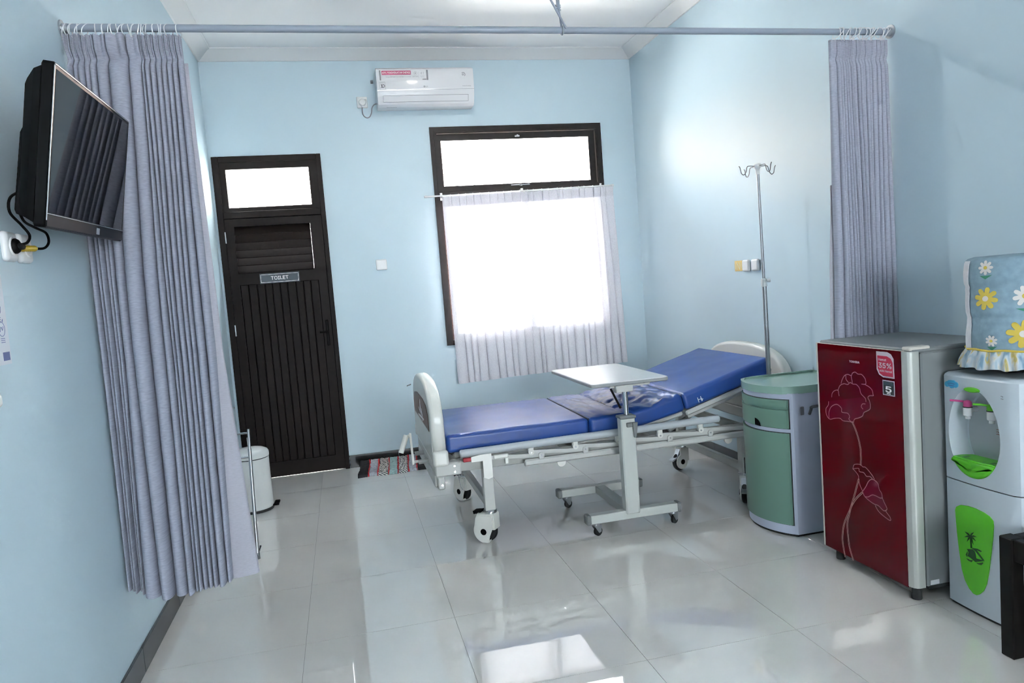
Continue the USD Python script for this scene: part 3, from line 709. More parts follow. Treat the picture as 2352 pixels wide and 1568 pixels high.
fg.part('edge_trim', box(FX - .001, 2.376, FY1 - .0105, FY1, .054, .995, .002), 'fridge_trim', parent=dd)
fg.part('hinge_cover', box(FX + .006, 2.43, -.602, -.560, .9955, 1.010, .004), 'fridge_trim')
for x in (2.375, 2.745):
    for y in (-.555, -.105):
        fg.part('foot', lathe([(0, 0), (.019, 0), (.020, .004), (.017, .062), (0, .062)], (x, y, 0), 16), 'rubber', 40)
fg.part('base_rail', cat(box(2.395, 2.785, FY0 + .004, FY0 + .02, .050, .062), box(2.60, 2.785, -.59, -.07, .03, .06)), 'gasket', False)
LINES = [[(-0.2765, 0.6676), (-0.2521, 0.6668), (-0.2173, 0.6642), (-0.1975, 0.6712), (-0.1612, 0.6651), (-0.1293, 0.6563), (-0.1089, 0.6706), (-0.1053, 0.6983), (-0.1225, 0.7185), (-0.1262, 0.7349)], [(-0.1241, 0.659), (-0.1259, 0.6874), (-0.1434, 0.7147), (-0.1807, 0.7306), (-0.2104, 0.7179), (-0.2119, 0.701), (-0.2492, 0.7019), (-0.2607, 0.6885), (-0.2552, 0.6775), (-0.2716, 0.6667)], [(-0.1488, 0.759), (-0.1524, 0.7752), (-0.1688, 0.7895), (-0.1921, 0.7942), (-0.1962, 0.7776), (-0.1984, 0.771)], [(-0.1921, 0.7942), (-0.2061, 0.8165), (-0.2318, 0.828), (-0.2564, 0.8276), (-0.2716, 0.8378), (-0.2906, 0.8334), (-0.3096, 0.834), (-0.3277, 0.8215), (-0.3358, 0.7995), (-0.3537, 0.7872), (-0.3625, 0.7803), (-0.3642, 0.7691)], [(-0.2143, 0.8277), (-0.2229, 0.8456), (-0.2389, 0.8643), (-0.2589, 0.8715), (-0.2805, 0.8688), (-0.2883, 0.8796), (-0.3054, 0.8863), (-0.3215, 0.8798), (-0.3425, 0.8804), (-0.3581, 0.8707), (-0.3666, 0.8587), (-0.3657, 0.8424), (-0.3426, 0.8397)], [(-0.2805, 0.8688), (-0.2822, 0.8557), (-0.2861, 0.8395)], [(-0.2463, 0.8651), (-0.2478, 0.8485), (-0.2618, 0.8367)], [(-0.3655, 0.8392), (-0.3878, 0.8322), (-0.4029, 0.8213), (-0.4065, 0.8057), (-0.4085, 0.8002), (-0.386, 0.7965), (-0.3765, 0.7871), (-0.3869, 0.7708), (-0.3878, 0.7451), (-0.3737, 0.7332), (-0.3502, 0.7213), (-0.3401, 0.7049), (-0.3161, 0.6927), (-0.2918, 0.6836), (-0.2838, 0.6688)], [(-0.3591, 0.7586), (-0.3428, 0.7562), (-0.3352, 0.7436), (-0.344, 0.7351)], [(-0.268, 0.463), (-0.2764, 0.482), (-0.2936, 0.4893), (-0.3175, 0.4925), (-0.3313, 0.4863), (-0.3453, 0.488), (-0.3633, 0.4789), (-0.3852, 0.4628), (-0.3959, 0.4507)], [(-0.268, 0.463), (-0.2822, 0.4562), (-0.3006, 0.442), (-0.3021, 0.4255)], [(-0.268, 0.463), (-0.3047, 0.4734), (-0.3088, 0.4609), (-0.3347, 0.4621), (-0.3504, 0.4509), (-0.3712, 0.4544), (-0.3845, 0.4495)], [(-0.3257, 0.381), (-0.3457, 0.4064), (-0.3608, 0.4303), (-0.3798, 0.445), (-0.4001, 0.4452), (-0.4174, 0.4349), (-0.4229, 0.4136), (-0.4355, 0.4007), (-0.439, 0.3822), (-0.4511, 0.3629), (-0.4631, 0.3438), (-0.4496, 0.3317), (-0.4366, 0.3327), (-0.415, 0.3428), (-0.3882, 0.3433), (-0.3567, 0.351), (-0.3341, 0.3615), (-0.3232, 0.377)], [(-0.3386, 0.3593), (-0.3574, 0.3645), (-0.381, 0.3793), (-0.4036, 0.3806), (-0.4256, 0.3785), (-0.439, 0.3822)], [(-0.3969, 0.3376), (-0.4139, 0.3195), (-0.4441, 0.3073), (-0.4782, 0.3), (-0.4788, 0.313), (-0.4581, 0.3294), (-0.4563, 0.3353)], [(-0.3021, 0.4255), (-0.308, 0.4033), (-0.3233, 0.3804)]]
STEMS = [[(-0.2765, 0.6676), (-0.2942, 0.6405), (-0.3111, 0.6002), (-0.3208, 0.5621), (-0.3208, 0.5541), (-0.3214, 0.5208), (-0.3176, 0.4932)], [(-0.3021, 0.4255), (-0.277, 0.3611), (-0.2544, 0.3068), (-0.2376, 0.2707), (-0.2041, 0.2116), (-0.1888, 0.1679), (-0.1831, 0.1127), (-0.1947, 0.0492)], [(-0.3206, 0.3729), (-0.2804, 0.3347), (-0.2487, 0.2913), (-0.2341, 0.2523), (-0.2189, 0.2057), (-0.2208, 0.1501), (-0.2279, 0.0998), (-0.2477, 0.0525)]]
FILLS = [[(-0.129, 0.737), (-0.3537, 0.7872), (-0.3642, 0.7691), (-0.3869, 0.7708), (-0.3878, 0.7451), (-0.3502, 0.7213), (-0.3401, 0.7049), (-0.2918, 0.6836), (-0.2765, 0.6676), (-0.2521, 0.6668), (-0.1975, 0.6712), (-0.1293, 0.6563), (-0.1091, 0.6741), (-0.1053, 0.6983)], [(-0.3257, 0.381), (-0.3457, 0.4064), (-0.3608, 0.4303), (-0.3798, 0.445), (-0.4001, 0.4452), (-0.4174, 0.4349), (-0.4229, 0.4136), (-0.4355, 0.4007), (-0.439, 0.3822), (-0.4511, 0.3629), (-0.4589, 0.3458), (-0.4366, 0.3327), (-0.415, 0.3428), (-0.3882, 0.3433), (-0.3567, 0.351), (-0.3341, 0.3615)]]
for f_ in FILLS: fg.part('petal', prism(Polygon(f_).buffer(0), FX - .0004, FX, 'x'), 'fridge_red_light', False, parent=dd)
for ls in (LINES[:9], LINES[9:]): fg.part('flower_outline', prism(union_all([ribbon(spline(l, 4), .0032) for l in ls]), FX - .0008, FX - .0003, 'x'), 'flower_line', False, parent=dd)
fg.part('flower_stem', prism(union_all([ribbon(spline(l, 5), .0085).difference(ribbon(spline(l, 5), .0032)) for l in STEMS]), FX - .0009, FX - .0003, 'x'), 'stem_line', False, parent=dd)
RGT, UPV = (0, -1, 0), (0, 0, 1)
fg.part('brand_lettering', text('TOSHIBA', .0085, (FX - .0001, -.272, .925), RGT, UPV, .0012, bold=True, width=.062), 'sticker_pale', False, parent=dd)
sk = fg.part('sticker', prism(Polygon([(-.4341, .983), (-.492, .984), (-.512, .977), (-.525, .960), (-.527, .883), (-.468, .883), (-.446, .892), (-.434, .912)]).buffer(.001), FX - .0008, FX, 'x'), 'sticker_pale', False, parent=dd, label='pale and red energy sticker reading 35%')
fg.part('sticker_field', prism(Polygon([(-.4395, .968), (-.492, .968), (-.512, .960), (-.521, .945), (-.521, .888), (-.468, .888), (-.449, .897), (-.4395, .914)]), FX - .0012, FX - .0006, 'x'), 'sticker_red', False, parent=dd)
fg.part('sticker_lettering', cat(text('35%', .0200, (FX - .001, -.4455, .920), RGT, UPV, .0012, bold=True, width=.070), text('Hemat', .0100, (FX - .001, -.4455, .948), RGT, UPV, .001, width=.042),
        text('Lebih Hemat', .0085, (FX - .001, -.4430, .904), RGT, UPV, .001, width=.074)), 'sticker_pale', False, parent=dd)
s5 = fg.part('sticker', prism(sbox(-.5275, .8115, -.463, .872), FX - .0008, FX, 'x'), 'sticker_pale', False, parent=dd, label='black sticker with a large white 5')
fg.part('sticker_field', prism(sbox(-.5235, .8155, -.467, .868), FX - .0012, FX - .0006, 'x'), 'sticker_black', False, parent=dd)
fg.part('sticker_band', prism(sbox(-.519, .852, -.471, .865), FX - .0015, FX - .001, 'x'), 'sticker_slate', False, parent=dd)
fg.part('sticker_lettering', cat(text('5', .0230, (FX - .001, -.4955, .825), RGT, UPV, .0012, bold=True, center=True, width=.032), text('tahun', .0060, (FX - .001, -.4955, .8175), RGT, UPV, .001, center=True)), 'white_ink', False, parent=dd)
fg.part('rating_label', box(2.40, 2.44, FY0 + .0008, FY0 + .0025, .068, .086), 'label_pale', False)

# ------------------------------------------------------------------ water dispenser
wd = Thing('water_dispenser', 'white standing water dispenser with lime green trim next to the fridge', 'water dispenser', (2.62, -.775, 0))
WX, WY0, WY1 = 2.460, -.942, -.610
def front_outline(o=0.0):
    """plan of the case: gently bowed front with round corners."""
    pts = [(2.785, WY0 - o), (2.53, WY0 - o)]
    pts += [(2.50 - o * .7, WY0 + .002 - o), (2.478 - o, WY0 + .014 - o * .7), (2.466 - o, WY0 + .036)]
    pts += [(WX - o - .000 + .006 * ((y - (WY0 + WY1) / 2) / .13) ** 2, y) for y in np.linspace(WY0 + .06, WY1 - .03, 9)]
    pts += [(2.470 - o, WY1 - .010 + o * .5), (2.485, WY1 + o), (2.785, WY1 + o)]
    return pts
import manifold3d as m3
def mani(t): return m3.Manifold(m3.Mesh(np.asarray(t.vertices, np.float32), np.asarray(t.faces, np.uint32)))
def back(mm):
    me = mm.to_mesh(); return trimesh.Trimesh(np.array(me.vert_properties)[:, :3], np.array(me.tri_verts), process=False)
oc, oa, ob_ = (-.752, .690), .112, .166
egg = []
for k in range(64):
    a = 2 * PI * k / 64; c, s = math.cos(a), math.sin(a)
    egg.append((oc[0] + oa * np.sign(c) * abs(c) ** .95 * (1 - .06 * s), oc[1] + ob_ * s))
upper = prism(front_outline(), .500, .893, 'z')
cutter = loft(egg, [(2.40, -.004), (2.470, 0), (2.50, .006), (2.53, .020), (2.545, .040)], 'x')
up_m = mani(upper) - mani(cutter)
case = wd.part('upper_case', back(up_m), 'dispenser_white', 25)
wd.part('lid', loft(front_outline(), [(.893, .0), (.900, .004), (.906, .014), (.908, .03)], 'z'), 'dispenser_white', 40)
wd.part('recess_back', loft([(y * .985 + oc[0] * .015, z * .985 + oc[1] * .015) for y, z in egg], [(2.534, .018), (2.548, .018)], 'x'), 'dispenser_recess')
wd.part('lower_case', prism(front_outline(), .012, .4955, 'z'), 'dispenser_white', 25)
wd.part('seam', prism(front_outline(-.006), .48, .52, 'z'), 'gasket', 25)
wd.part('foot_rim', prism(front_outline(-.008), .0, .012, 'z'), 'rubber', 25)
def ell(cy, cz, a, b, n=28): return [(cy + a * math.cos(t), cz + b * math.sin(t)) for t in np.linspace(0, 2 * PI, n, endpoint=False)]
wd.part('lamp_cap', loft(ell(-.756, .8535, .034, .0105), [(2.452, .004), (2.456, .001), (2.470, 0)], 'x'), 'lime', 40, label='lime green oval cap above the taps')
for yc, zt, mm, nm in ((-.700, .792, 'pink_plastic', 'pink'), (-.802, .792, 'lime', 'green')):
    tp_ = wd.part('tap', cat(cyl((2.495, yc, zt - .047), (2.495, yc, zt - .012), .0155, 18, .003), cyl((2.50, yc, zt - .025), (2.535, yc, zt - .025), .010, 12), cyl((2.495, yc, zt - .058), (2.495, yc, zt - .046), .009, 14)), 'white_plastic', 40)
    wd.part('tap_lever', cat(lathe([(0, -.012), (.0150, -.012), (.0152, .0), (.0125, .008), (.006, .012), (0, .0125)], (2.495, yc, zt), 20), tube(spline([(2.49, yc + .008, zt + .006), (2.470, yc + .022, zt + .010), (2.455, yc + .040, zt + .011)], 4), .004, 8)), mm, 40, parent=tp_, label=f'{nm} tap lever')
    wd.part('tap_collar', cyl((2.495, yc, zt - .015), (2.495, yc, zt - .011), .0158, 18), 'gasket', 40, parent=tp_)
# drip tray: half bowl that follows the lower end of the recess
tb = [(y, z) for y, z in egg if z < .592]
tb.sort(key=lambda q: math.atan2(q[1] - .62, q[0] + .752))
bowl = wd.part('drip_tray', cat(loft(tb, [(2.452, .010), (2.455, .003), (2.459, .0), (2.472, -.001)], 'x'), box(2.460, 2.535, -.845, -.660, .580, .590, .003)), 'lime_bright', 40, label='lime green drip tray')
wd.part('drain_slot', cat(box(2.475, 2.500, -.705, -.690, .5895, .5908), box(2.475, 2.500, -.822, -.808, .5895, .5908)), 'lime_dark', False, parent=bowl)
cloud = union_all([Point(-.665 + dx, .8635 + dz).buffer(r) for dx, dz, r in ((-.018, 0, .011), (-.006, .004, .012), (.008, .003, .012), (.020, -.001, .0105), (0, -.005, .010))])
wd.part('sticker', prism(cloud, 2.4585, 2.466, 'x'), 'cyan_sticker', False, label='blue cloud-shaped sticker')
wd.part('sticker_marks', prism(union_all([ribbon([(-.650, .866), (-.664, .868), (-.680, .866)], .0022), ribbon([(-.652, .860), (-.676, .859)], .0022)]), 2.4580, 2.4590, 'x'), 'ink_blue', False)
wd.part('hot_notice', prism(union_all([ribbon([(-.785, .703 - k * .0085), (-.790, .7045 - k * .0085), (-.800, .702 - k * .0085), (-.813, .703 - k * .0085)], .0028) for k in range(3)]), 2.5330, 2.5345, 'x'), 'brown_print', False)
wd.part('maker_mark', prism(union_all([ribbon([(-.872, .846), (-.878, .844)], .003), ribbon([(-.872, .837), (-.879, .836)], .003)]), 2.4620, 2.4650, 'x'), 'ink_grey', False)
EMB = [(-0.6681, 0.3811), (-0.6734, 0.3948), (-0.6912, 0.4062), (-0.7257, 0.4126), (-0.7592, 0.4131), (-0.7947, 0.408), (-0.8177, 0.4007), (-0.8317, 0.3884), (-0.8341, 0.3686), (-0.8301, 0.3237), (-0.8229, 0.2697), (-0.8124, 0.2009), (-0.8007, 0.1414), (-0.7865, 0.1093), (-0.768, 0.0884), (-0.7557, 0.0806), (-0.7405, 0.081), (-0.7224, 0.0938), (-0.7044, 0.1192), (-0.6914, 0.1577), (-0.6809, 0.2303), (-0.6735, 0.2985)]
PALM = [[(-0.7328, 0.2968), (-0.7203, 0.3032), (-0.7112, 0.3096), (-0.7247, 0.3085), (-0.7354, 0.3)], [(-0.7341, 0.2968), (-0.7218, 0.2929), (-0.709, 0.2887), (-0.7215, 0.2981), (-0.734, 0.3)], [(-0.7356, 0.298), (-0.7297, 0.2882), (-0.7195, 0.2748), (-0.7245, 0.2893), (-0.7325, 0.2988)], [(-0.7327, 0.299), (-0.7395, 0.3122), (-0.7499, 0.3196), (-0.7442, 0.3103), (-0.7355, 0.2978)], [(-0.7342, 0.3), (-0.7482, 0.3075), (-0.7616, 0.3062), (-0.7478, 0.302), (-0.7339, 0.2968)], [(-0.7353, 0.3), (-0.7484, 0.2989), (-0.7581, 0.2892), (-0.7444, 0.2935), (-0.7328, 0.2968)], [(-0.7358, 0.2996), (-0.7438, 0.2896), (-0.747, 0.2722), (-0.738, 0.2857), (-0.7323, 0.2972)], [(-0.733, 0.2941), (-0.738, 0.2957), (-0.7411, 0.2568), (-0.7349, 0.2547)], [(-0.7186, 0.245), (-0.7434, 0.2523), (-0.7524, 0.2475), (-0.7566, 0.2357), (-0.7577, 0.2229), (-0.7788, 0.2253), (-0.7936, 0.2267), (-0.7816, 0.221), (-0.7543, 0.2083), (-0.7332, 0.2166), (-0.7209, 0.2189), (-0.726, 0.2355)], [(-0.7405, 0.2561), (-0.7602, 0.2556), (-0.7748, 0.2428), (-0.7913, 0.2285), (-0.7862, 0.2259), (-0.7702, 0.238), (-0.7555, 0.2499)], [(-0.742, 0.2572), (-0.7649, 0.262), (-0.7827, 0.2595), (-0.7796, 0.2553), (-0.7617, 0.2566)], [(-0.7159, 0.2077), (-0.7252, 0.207), (-0.7298, 0.206), (-0.7428, 0.21), (-0.7373, 0.2016), (-0.7235, 0.2024)], [(-0.7588, 0.2068), (-0.7694, 0.2081), (-0.786, 0.2179), (-0.7874, 0.2147), (-0.7797, 0.2058), (-0.7662, 0.2043)], [(-0.7198, 0.236), (-0.7126, 0.2213), (-0.717, 0.2148), (-0.7186, 0.2248)]]
em = wd.part('emblem_panel', prism(Polygon(EMB).buffer(-.006).buffer(.006), 2.4575, 2.470, 'x'), 'lime_bright', False, label='lime green tapering panel')
wd.part('palm_print', prism(union_all([Polygon(p).buffer(.0004) for p in PALM]), 2.4568, 2.4578, 'x'), 'palm_print', False, parent=em, label='dark print of a palm tree over a shell and waves')

# cloth cover over the bottle on the dispenser
gc = Thing('bottle_cover', 'quilted pale blue flowered cloth cover with a frill on top of the water dispenser', 'cloth cover', (2.625, -.785, .908))
GX, GY, GR = 2.625, -.785, .148
def gwall(zs, rs):
    n = 60; v = []; f = []
    for z, r in zip(zs, rs):
        for k in range(n):
            a = 2 * PI * k / n; rr = r + .0025 * math.sin(3 * a + z * 20)
            v.append((GX + rr * math.cos(a), GY + rr * math.sin(a), z))
    for i in range(len(zs) - 1):
        for k in range(n):
            k2 = (k + 1) % n; f += [[i * n + k, i * n + k2, (i + 1) * n + k2], [i * n + k, (i + 1) * n + k2, (i + 1) * n + k]]
    v.append((GX, GY, zs[-1] + .004)); c = len(v) - 1
    for k in range(n): f.append([(len(zs) - 1) * n + k, (len(zs) - 1) * n + (k + 1) % n, c])
    return trimesh.Trimesh(v, f, process=False)
zs, rs = [], []
for z in np.linspace(.985, 1.318, 34):
    q = min(abs(z - 1.115), abs(z - 1.225)); zs.append(z); rs.append(GR - .0045 * math.exp(-(q / .005) ** 2) + .004 * math.sin(PI * ((z - .985) % .111) / .111))
zs += [1.327, 1.332]; rs += [GR - .010, GR - .030]
gc.part('cover', gwall(zs, rs), 'cover_cloth', 50)
def patch(a0, z0, poly, lift=.004):
    """a print or strip laid on the round cover: polygon in (arc length, height)."""
    p = Polygon(poly) if not isinstance(poly, Polygon) else poly
    t = trimesh.creation.extrude_polygon(p, .0016, engine='earcut')
    t = t.subdivide_to_size(.012) if len(t.faces) < 4000 else t
    v = np.array(t.vertices); a = a0 + v[:, 0] / GR; z = z0 + v[:, 1]
    base = np.interp(z, zs, rs) + .0025 * np.sin(3 * a + z * 20)
    r = base + lift * .25 + v[:, 2]
    return trimesh.Trimesh(np.stack([GX + r * np.cos(a), GY + r * np.sin(a), z], 1), t.faces, process=False)
AV = math.atan2(-2.921 - GY, .263 - GX)                      # direction the seam strip is seen from
strip = gc.part('binding_strip', patch(AV - PI / 2 + .40, .987, sbox(-.026, 0, .016, .333), .008), 'cover_white', 50, label='white binding strip')
def daisy(r, n=8):
    return union_all([ribbon([(r * .2 * math.cos(t), r * .2 * math.sin(t)), (r * .86 * math.cos(t), r * .86 * math.sin(t))], r * .42) for t in np.linspace(0, 2 * PI, n, endpoint=False) + r * 99] + [Point(0, 0).buffer(r * .35, quad_segs=3)])
def fl(frac, z, r, mm):
    """frac: -1..1 across the side that faces the room."""
    a = AV + math.asin(max(-.98, min(.98, frac)))
    z = min(z, 1.318 - r)
    fp_ = gc.part('flower_print', patch(a + 0, z, daisy(r), .003), mm, 50)
    gc.part('flower_centre', patch(a, z, Point(0, 0).buffer(r * .26, quad_segs=3), .006), 'cloth_pale' if mm == 'cloth_yellow' else 'cloth_yellow', 50, parent=fp_)
    if mm == 'cloth_pale': gc.part('leaf_print', patch(a, z - r * 1.35, Polygon([(-r * .8, .004), (0, -.008), (r * .9, .006), (0, .004)]), .003), 'cloth_green', 50)
fl(-.55, 1.185, .038, 'cloth_yellow'); fl(.15, 1.060, .046, 'cloth_yellow'); fl(-.55, 1.296, .024, 'cloth_pale'); fl(.20, 1.19, .034, 'cloth_pale'); fl(-.46, 1.035, .019, 'cloth_pale'); fl(.75, 1.26, .03, 'cloth_yellow')
n = 160; v = []; f = []
lev = [(1.000, .002, 0), (.993, .006, .25), (.975, .016, .6), (.955, .024, .85), (.935, .029, 1)]
for z, o, w in lev:
    for k in range(n):
        a = 2 * PI * k / n
        rr = GR + o + w * .007 * math.sin(26 * a + 1.3 * math.sin(5 * a))
        v.append((GX + rr * math.cos(a), GY + rr * math.sin(a), z + (.003 * math.sin(13 * a) if w == 1 else 0)))
for i in range(len(lev) - 1):
    for k in range(n):
        k2 = (k + 1) % n; f += [[i * n + k, (i + 1) * n + k2, i * n + k2], [i * n + k, (i + 1) * n + k, (i + 1) * n + k2]]
gc.part('frill', trimesh.Trimesh(v, f, process=False), 'frill_cloth', 60)
gc.part('frill_trim', tube([(GX + (GR + .004 + .002 * math.sin(17 * a)) * math.cos(a), GY + (GR + .004 + .002 * math.sin(17 * a)) * math.sin(a), 1.000 + .002 * math.sin(9 * a)) for a in np.linspace(0, 2 * PI, 90, endpoint=False)], .0042, 6, closed=True), 'cloth_yellow', 50)
bt = Thing('water_bottle', 'dark neck of the upturned water bottle below the cloth cover', 'water bottle', (2.625, -.785, .905))
bt.part('neck', lathe([(0, .908), (.035, .908), (.035, .925), (.10, .935), (.105, .96), (.10, .975), (0, .98)], (GX, GY, 0), 30), 'dark_plastic', 40)

# ------------------------------------------------------------------ dark side table cut by the right edge
stb = Thing('side_table', 'low black-brown wooden side table at the right edge in front of the dispenser', 'side table', (2.53, -1.22, 0))
tx0, tx1, ty0, ty1, tz = 2.312, 2.77, -1.46, -.99, .412
for x in (tx0, tx1 - .05):
    for y in (ty0, ty1 - .05):
        stb.part('leg', box(x, x + .05, y, y + .05, 0, tz, .004), 'espresso_wood')
stb.part('rail', box(tx0 + .05, tx1 - .05, ty1 - .042, ty1 - .008, tz - .075, tz - .002, .003), 'espresso_wood')
stb.part('rail', box(tx0 + .05, tx1 - .05, ty0 + .008, ty0 + .042, tz - .075, tz - .002, .003), 'espresso_wood')
stb.part('rail', box(tx0 + .008, tx0 + .042, ty0 + .05, ty1 - .05, tz - .075, tz - .002, .003), 'espresso_wood')
stb.part('rail', box(tx1 - .042, tx1 - .008, ty0 + .05, ty1 - .05, tz - .075, tz - .002, .003), 'espresso_wood')
for k in range(5):
    x0 = tx0 + .043 + k * .0745
    stb.part('top_slat', box(x0, x0 + .0715, ty0 + .043, ty1 - .043, tz - .028, tz - .010, .002), 'espresso_wood')

# ================================================================== privacy rail and curtains
RY_, RZ_ = -.03, 2.371
rl = Thing('curtain_rail', 'long grey privacy curtain rail spanning the room from wall to wall', 'curtain rail', (1.1, RY_, RZ_))
rl.part('pipe', cyl((XL + .004, RY_, RZ_ + .004), (XR - .004, RY_, RZ_ - .002), .0135, 20), 'rail_paint', 40)
for x, s in ((XL, 1), (XR, -1)):
    rl.part('flange', cat(cyl((x, RY_, RZ_), (x + s * .006, RY_, RZ_), .030, 24), cyl((x, RY_, RZ_), (x + s * .022, RY_, RZ_), .0185, 20)), 'dull_steel', 40)
rl.part('hanger', cat(tube([(1.236, RY_, RZ_), (1.226, RY_, 2.47)], .0042, 8), tube([(1.226, RY_, 2.455), (1.218, RY_, ZC)], .0075, 8)), 'rail_paint', 40)
rl.part('hanger', tube([(1.250, RY_ - .012, RZ_ + .004), (1.19, RY_ - .012, 2.491), (.82, RY_ - .012, ZC)], .0045, 8), 'rail_paint', 40)
rl.part('clip', cat(*[cyl((1.214, RY_, z), (1.236, RY_, z), .0035, 8) for z in (2.452, 2.462, 2.470)], tube([(1.236 + .016 * math.cos(t) * 0, RY_ + .0155 * math.cos(t), RZ_ + .0155 * math.sin(t)) for t in np.linspace(0, 2 * PI, 20, endpoint=False)], .004, 6, closed=True)), 'dull_steel', 40)

def drape(tops, mids, bots, zt, zm, zb, depth_t, depth_m, depth_b, side=-1, y0=RY_, nz=70, per=12, head=.08, hook=None, sharp=.62, zbot=None, seed=3):
    """hanging cloth: one fold between every two neighbouring groove positions, given at the top, the middle and the bottom."""
    tops, mids, bots = map(np.asarray, (tops, mids, bots)); k = len(tops) - 1
    nu = k * per + 1
    V = np.zeros((nz, nu, 3))
    rr = np.random.default_rng(seed); rnd = rr.uniform(-1, 1, k)
    tz = np.concatenate([np.linspace(0, head, 9)[:-1], np.linspace(head, zt - zb, nz - 8)]) / (zt - zb)
    for i, t in enumerate(tz):
        z = zt - t * (zt - zb)
        if z >= zm:
            w = (zt - z) / (zt - zm); w = w * w * (3 - 2 * w); g_ = tops * (1 - w) + mids * w; dm = depth_t * (1 - w) + depth_m * w
        else:
            w = (zm - z) / (zm - zb); g_ = mids * (1 - w) + bots * w; dm = depth_m * (1 - w) + depth_b * w
        d_head = min(1, max(0, (zt - z) / head))
        for j in range(nu):
            a, b = divmod(j, per)
            if a == k: a, b = k - 1, per
            s = b / per
            wd_ = g_[a + 1] - g_[a]
            amp = dm * (.55 + .45 * min(1, wd_ / .05)) * (1 + .25 * rnd[a])
            pinch = math.exp(-((zt - z - head) / .017) ** 2)
            prof = math.sin(PI * s) ** sharp
            s = s - .13 * math.sin(2 * PI * s)
            if z > zt - head:       # pleat bundles of the heading: finer ribs
                prof = .45 * prof ** .6 + .50 * abs(math.sin(PI * b / per * 2)) ** .8
            y = y0 + side * (amp * prof * (1 - .85 * pinch) - .25 * dm)
            V[i, j] = (g_[a] + wd_ * s, y, z)
        V[i, :, 1] += side * .006 * (meshkit.noise(np.stack([V[i, :, 0] * 14, np.full(nu, z * 2.3), np.full(nu, seed * 3.0)], 1), seed) - .5) * min(1, t * 3)
    if zbot is not None:
        dz = np.interp(V[0, :, 0], tops, zbot) if False else np.interp(np.linspace(0, 1, nu), np.linspace(0, 1, len(zbot)), zbot)
        for i, t in enumerate(tz): V[i, :, 2] += dz * max(0, (t - .3) / .7)
    idx = np.arange(nz * nu).reshape(nz, nu)
    f = np.stack([idx[:-1, :-1], idx[1:, :-1], idx[1:, 1:], idx[:-1, 1:]], -1).reshape(-1, 4)
    f = np.vstack([f[:, [0, 1, 2]], f[:, [0, 2, 3]]])
    return V, f
def cloth_mesh(V, f, th=.0016):
    """gives the sheet a thickness and closes its edges."""
    nz, nu = V.shape[:2]; v = V.reshape(-1, 3)
    m_ = trimesh.Trimesh(v, f, process=False); nn = np.array(m_.vertex_normals); N = len(v)
    v2 = np.vstack([v, v - nn * th]); idx = np.arange(N).reshape(nz, nu); F = [f, f[:, ::-1] + N]
    rim = np.concatenate([idx[0, :], idx[1:, -1], idx[-1, -2::-1], idx[-2:0:-1, 0]]); r2 = np.roll(rim, -1)
    F.append(np.stack([rim, rim + N, r2 + N], 1)); F.append(np.stack([rim, r2 + N, r2], 1))
    return trimesh.Trimesh(v2, np.vstack(F), process=False)

LT = np.array([147, 160, 172, 184, 197, 212, 240, 285, 316, 322, 335, 348, 361, 374, 387, 399, 413]); LT = -.592 + (LT - 147) * (.380 / 266)
LM = np.array([229, 243, 253, 263, 273, 283, 307, 348, 385, 403, 413, 424, 439, 453, 467, 488, 510]); LM = -.592 + (LM - 229) * (.398 / 293)
LB = np.array([303, 311, 319, 325, 331, 337, 375, 404, 434, 450, 459, 468, 480, 493, 507, 524, 535]); LB = -.592 + (LB - 303) * .00153
lc = Thing('privacy_curtain', 'grey pleated privacy curtain gathered at the left wall behind the television', 'curtain', (-.40, RY_, .30))
V, f = drape(LT, LM, LB, 2.347, 1.20, .315, .048, .078, .108, nz=80, zbot=[.045, .03, .02, .0, -.01, .0, .0, .01, .01], seed=4)
cl_ = lc.part('cloth', cloth_mesh(V, f), 'privacy_cloth', 60)
# plain lining edge that turns back to the right and flares towards the hem
LF0, LF1 = [LT[-1] - .010, LM[-1] - .012, LB[-1] - .012], [LT[-1] + .012, LM[-1] + .022, -.142]
V, f = drape([LF0[0], LF1[0]], [LF0[1], LF1[1]], [LF0[2], LF1[2]], 2.255, 1.20, .318, .012, .016, .020, y0=RY_ + .016, nz=60, per=10, head=.02, seed=8, zbot=[0, .01])
lc.part('lining', cloth_mesh(V, f), 'lining_cloth', 60)
RG = np.array([365, 385, 400, 418, 440, 460, 500, 540, 590, 620, 640, 670, 700, 715, 735, 760, 780, 800, 830, 850, 880, 900, 925, 965, 1025]) / 2.53
def ring(x, tilt, lean):
    """a thin split ring over the rail with a hook down to the heading tape."""
    R = .0235; t = np.linspace(0, 2 * PI, 22, endpoint=False)
    pts = np.stack([R * np.cos(t) * math.sin(tilt), R * np.cos(t) * math.cos(tilt), R * np.sin(t)], 1)
    pts[:, 0] += pts[:, 2] * lean
    pts += (x, RY_, RZ_ - .0075)
    hk = tube([(x - .021 * lean, RY_ - .0, RZ_ - .027), (x - .026 * lean, RY_ - .004, RZ_ - .040), (x - .026 * lean, RY_ - .008, RZ_ - .036)], .0014, 5)
    return cat(tube(pts, .0021, 6, closed=True), hk)
for px in RG:
    lc.part('curtain_ring', ring(-.592 + (px - 147) * (.380 / 266) + .006, random.uniform(-.5, .9), random.uniform(-.25, .35)), 'ring_metal', 40)

